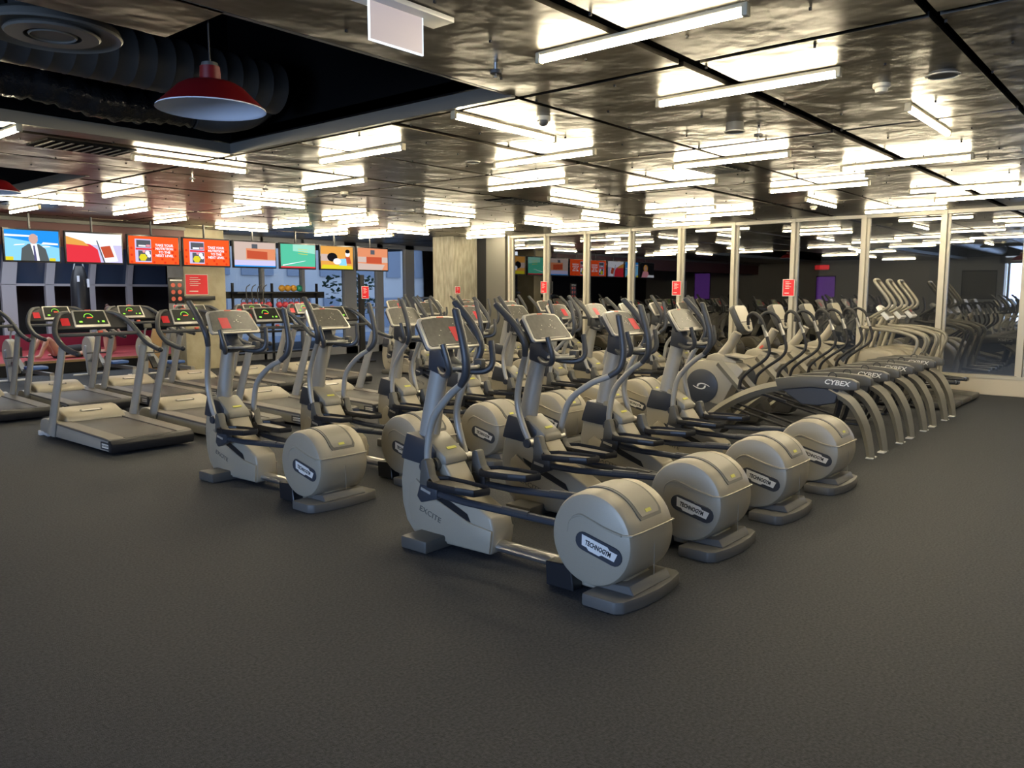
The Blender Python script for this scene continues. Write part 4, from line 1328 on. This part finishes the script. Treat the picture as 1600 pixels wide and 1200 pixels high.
# ================================================================== RACK WITH BALLS AND KETTLEBELLS
o = empty('equipment_rack', (11.2, 16.95, 0), 'black metal rack holding balls and pink kettlebells before the far windows', 'rack')
for x in (-1.05, .0, 1.3):
    MB().box((x, .1, .95), (.04, .06, 1.9)).build('upright', M['blk'], o)
for z in (.25, .75, 1.28, 1.68):
    MB().box((.12, 0, z), (2.4, .34, .04)).build('shelf', M['blk'], o)
MB().box((.12, .16, 1.62), (2.9, .03, .16)).build('top_rail', M['blk'], o)
for k in range(4):
    ob = MB().ball((0, 0, 0), .081, 16).build('medicine_ball', M['green'] if k == 3 else M['orange'], None, (11.38 + .165 * k, 16.9, 1.782))
    tag(ob, ['orange ball at the left of the rack top row', 'second orange ball on the rack top', 'third orange ball, beside the green one', 'green ball at the right end of the rack top'][k], 'ball', 'balls on the rack top')
kb = empty('kettlebell', (0, 0, 0))
MB().ball((0, 0, .085), .08, 14, (1, 1, .95)).build('bell', M['pink'], kb)
MB().tube([(-.05, 0, .14), (-.055, 0, .20), (0, 0, .235), (.055, 0, .20), (.05, 0, .14)], .013, 8, 4).build('handle', M['dgrey'], kb)
for k in range(11):
    c = kb if k == 0 else copy_tree(kb)
    c.location = (10.32 + .165 * k + (.13 if k > 4 else 0), 16.87, 1.30)
    tag(c, 'pink kettlebell, %s from the left on the upper rack shelf' % ORD[k], 'kettlebell', 'pink kettlebells on the rack')
b = MB()
for k in range(4):
    b.tube([(10.35 + .14 * k, 16.75, 1.30), (10.3 + .15 * k, 16.72, 1.75), (10.42 + .15 * k, 16.75, 1.86)], .012, 6, 3)
tag(b.build('resistance_straps', M['dgrey']), 'dark straps hanging at the left of the equipment rack', 'straps')

# punching bag in the studio
o = empty('punching_bag', (8.05, 20.2, 1.0), 'black punching bag hanging in the studio behind the screens', 'punching bag')
MB().lathe([(.005, -.15), (.20, -.15), (.21, 0), (.20, .9), (.15, 1.15), (.10, 1.3), (.005, 1.3)], seg=24).build('bag', M['blk'], o)
for s in (-1, 1):
    MB().tube([(s * .12, 0, 1.2), (s * .05, 0, 1.6), (0, 0, 2.18)], .015, 6, 2).build('strap', M['rowgrey'], o)
MB().box((-.1, -.19, 1.0), (.05, .02, .14)).build('pale_label', M['lampin'], o)
MB().box((.12, -.18, .9), (.05, .02, .2)).build('pale_label', M['lampin'], o)

# tan board leaning by the pillar
o = MB().box((0, 0, .42), (.42, .03, .85), RY(R(14)), bev=.003).build('leaning_board', M['tan'], None, (8.33, 17.05, 0.03))
tag(o, 'tan board leaning at the end of the red mat', 'board')


# ================================================================== PEOPLE ON THE MAT
def figure(name, joints, edges, m):
    me = bpy.data.meshes.new(name)
    me.from_pydata([j[0] for j in joints], edges, [])
    o = bpy.data.objects.new(name, me)
    COL.objects.link(o)
    md = o.modifiers.new('skin', 'SKIN')
    md.use_smooth_shade = True
    for i, j in enumerate(joints):
        me.skin_vertices[0].data[i].radius = (j[1], j[1])
        me.skin_vertices[0].data[i].use_root = (i == 0)
    sd = o.modifiers.new('sub', 'SUBSURF')
    sd.levels = sd.render_levels = 1
    me.materials.append(m)
    return o


def person(loc, rz, label, pose):
    root = empty('person', loc, label, 'person', rz=rz)
    j, e = pose
    body = figure('body', j, e, M['skin'])
    body.parent = root
    return root, body


# lying on the back with bent knees; x along the body, z up
J = [((0, 0, .12), .13), ((.25, 0, .13), .12), ((.48, 0, .14), .13), ((.60, 0, .15), .055), ((.70, 0, .17), .085), ((.80, 0, .18), .08),
     ((-.05, .10, .12), .09), ((-.32, .12, .44), .062), ((-.52, .12, .06), .042), ((-.62, .12, .05), .038),
     ((-.05, -.10, .12), .09), ((-.26, -.12, .46), .062), ((-.46, -.12, .06), .042), ((-.56, -.12, .05), .038),
     ((.48, .20, .13), .05), ((.22, .30, .06), .038), ((.0, .30, .05), .03), ((-.07, .30, .05), .025),
     ((.48, -.20, .13), .05), ((.22, -.30, .06), .038), ((.0, -.30, .05), .03), ((-.07, -.30, .05), .025)]
E1 = [(0, 1), (1, 2), (2, 3), (3, 4), (4, 5), (0, 6), (6, 7), (7, 8), (8, 9), (0, 10), (10, 11), (11, 12), (12, 13), (2, 14), (14, 15), (15, 16), (16, 17), (2, 18), (18, 19), (19, 20), (20, 21)]
root, body = person((6.95, 18.75, .265), R(8), 'person in black lying on the red mat with bare knees bent', (J, E1))
MB().ball((.84, 0, .19), .085, 12, (.9, 1, 1)).build('hair', M['hair'], root)
MB().tube([(-.08, 0, .13), (.1, 0, .13), (.3, 0, .135), (.5, 0, .14)], [.15, .145, .15, .15], 14, 3, flat=(.9, 1.15)).build('sportswear', M['cloth'], root)

# person kneeling on the mat, only the head above the treadmill console
J2 = [((0, 0, .46), .12), ((0, -.02, .62), .11), ((0, -.03, .80), .125), ((0, -.03, .90), .048), ((0, -.04, .95), .065), ((0, -.05, 1.01), .068),
      ((.09, 0, .42), .08), ((.10, -.02, .06), .055), ((.10, .30, .04), .04), ((.10, .40, .05), .035),
      ((-.09, 0, .42), .08), ((-.10, -.02, .06), .055), ((-.10, .30, .04), .04), ((-.10, .40, .05), .035),
      ((.17, -.02, .79), .045), ((.20, -.05, .56), .035), ((.16, -.22, .42), .028), ((.14, -.28, .38), .025),
      ((-.17, -.02, .79), .045), ((-.20, -.05, .56), .035), ((-.16, -.22, .42), .028), ((-.14, -.28, .38), .025)]
root, body = person((8.28, 19.3, .265), R(20), 'person with brown hair tied up kneeling on the red mat, only head showing', (J2, E1))
MB().ball((0, -.02, 1.02), .088, 14, (1, 1, 1.05)).ball((0, .02, 1.11), .04, 10).build('hair', M['hair'], root)
MB().tube([(0, 0, .40), (0, -.02, .60), (0, -.03, .85)], [.155, .14, .145], 14, 3, flat=(.85, 1.15)).build('sportswear', M['cloth'], root)

# ---- ceiling devices placed
smoke(5.78, 1.68, 'cream smoke detector between the two nearest tube lights')
smoke(13.1, 4.75, 'cream smoke detector near the glass wall')
speaker(5.72, 2.05 - .75, 'round cream ceiling speaker right of the second tube light', .10)
speaker(6.3, 2.95, 'round dark ceiling speaker left of the sprinkler in the middle panels', .085, .07)
speaker(6.35, 5.9, 'flush white round ceiling speaker in the middle of the panels', .08, .004)
speaker(10.05, 3.0, 'small round ceiling speaker by the fifth post', .07, .02)
sprink(3.76, 3.3, 'nearest sprinkler head, left of the nearest tube light')
sprink(6.65, 2.9, 'sprinkler head right of the dark ceiling speaker')
sprink(6.0, 9.2, 'sprinkler head over the treadmills')
sprink(4.9, 9.0, 'sprinkler head left of the centre over the treadmills')
dome(5.12, 4.0, 'small dome camera on the ceiling right of the ceiling well')
dome(7.1, 9.0, 'dome camera over the treadmill row')
# return air grilles
def grille(x, y, w, d, label):
    o = empty('air_grille', (x, y, H - .008), label, 'air vent', 'dark air grilles')
    MB().box((0, 0, 0), (w, d, .012)).build('frame', M['blackgap'], o)
    b = MB()
    for k in range(9):
        b.box((-w * .42 + w * .84 * k / 8, 0, -.008), (.02, d * .85, .008))
    b.build('slats', M['dgrey'], o)
grille(3.35, 8.15, .8, .5, 'dark square air grille beside the left end of the ceiling well')
grille(9.6, 9.1 - 1.2, 1.1, .5, 'dark air grille in the middle of the ceiling')
grille(8.35, 4.15, .9, .45, 'dark air grille under the tube lights in the middle')

# things on the left wall, seen mirrored in the glass
def wall_item(name, y, z, w, h, m, label, cat):
    o = empty(name, (-7.985, y, z), label, cat)
    MB().box((0, 0, 0), (.03, w, h), bev=.004).build('frame', M['blk'], o)
    MB().box((.018, 0, 0), (.006, w * .93, h * .93)).build('face', m, o)


wall_item('poster', 13.2, 1.85, .9, 1.2, M['purple'], 'purple poster mirrored in the glass behind the arc trainers', 'poster')
wall_item('poster', 19.5, 2.0, .9, 1.4, M['purple'], 'purple poster mirrored in the glass near the middle red notice', 'poster')
wall_item('led_display', 13.4, 2.85, .7, .22, mat('red_led_panel', (.1, .0, .0), .4, 0, (1, .05, .05), .8), 'red lit display mirrored in the glass above a purple poster', 'display')
wall_item('notice_board', 6.9, 2.0, 1.3, 1.2, M['dgrey'], 'dark notice board on the pale wall, mirrored in the right pane', 'board')

# remove the clean prototypes that were only copied from
def drop(o):
    for c in list(o.children):
        drop(c)
    bpy.data.objects.remove(o)


for o in PROTOS:
    drop(o)
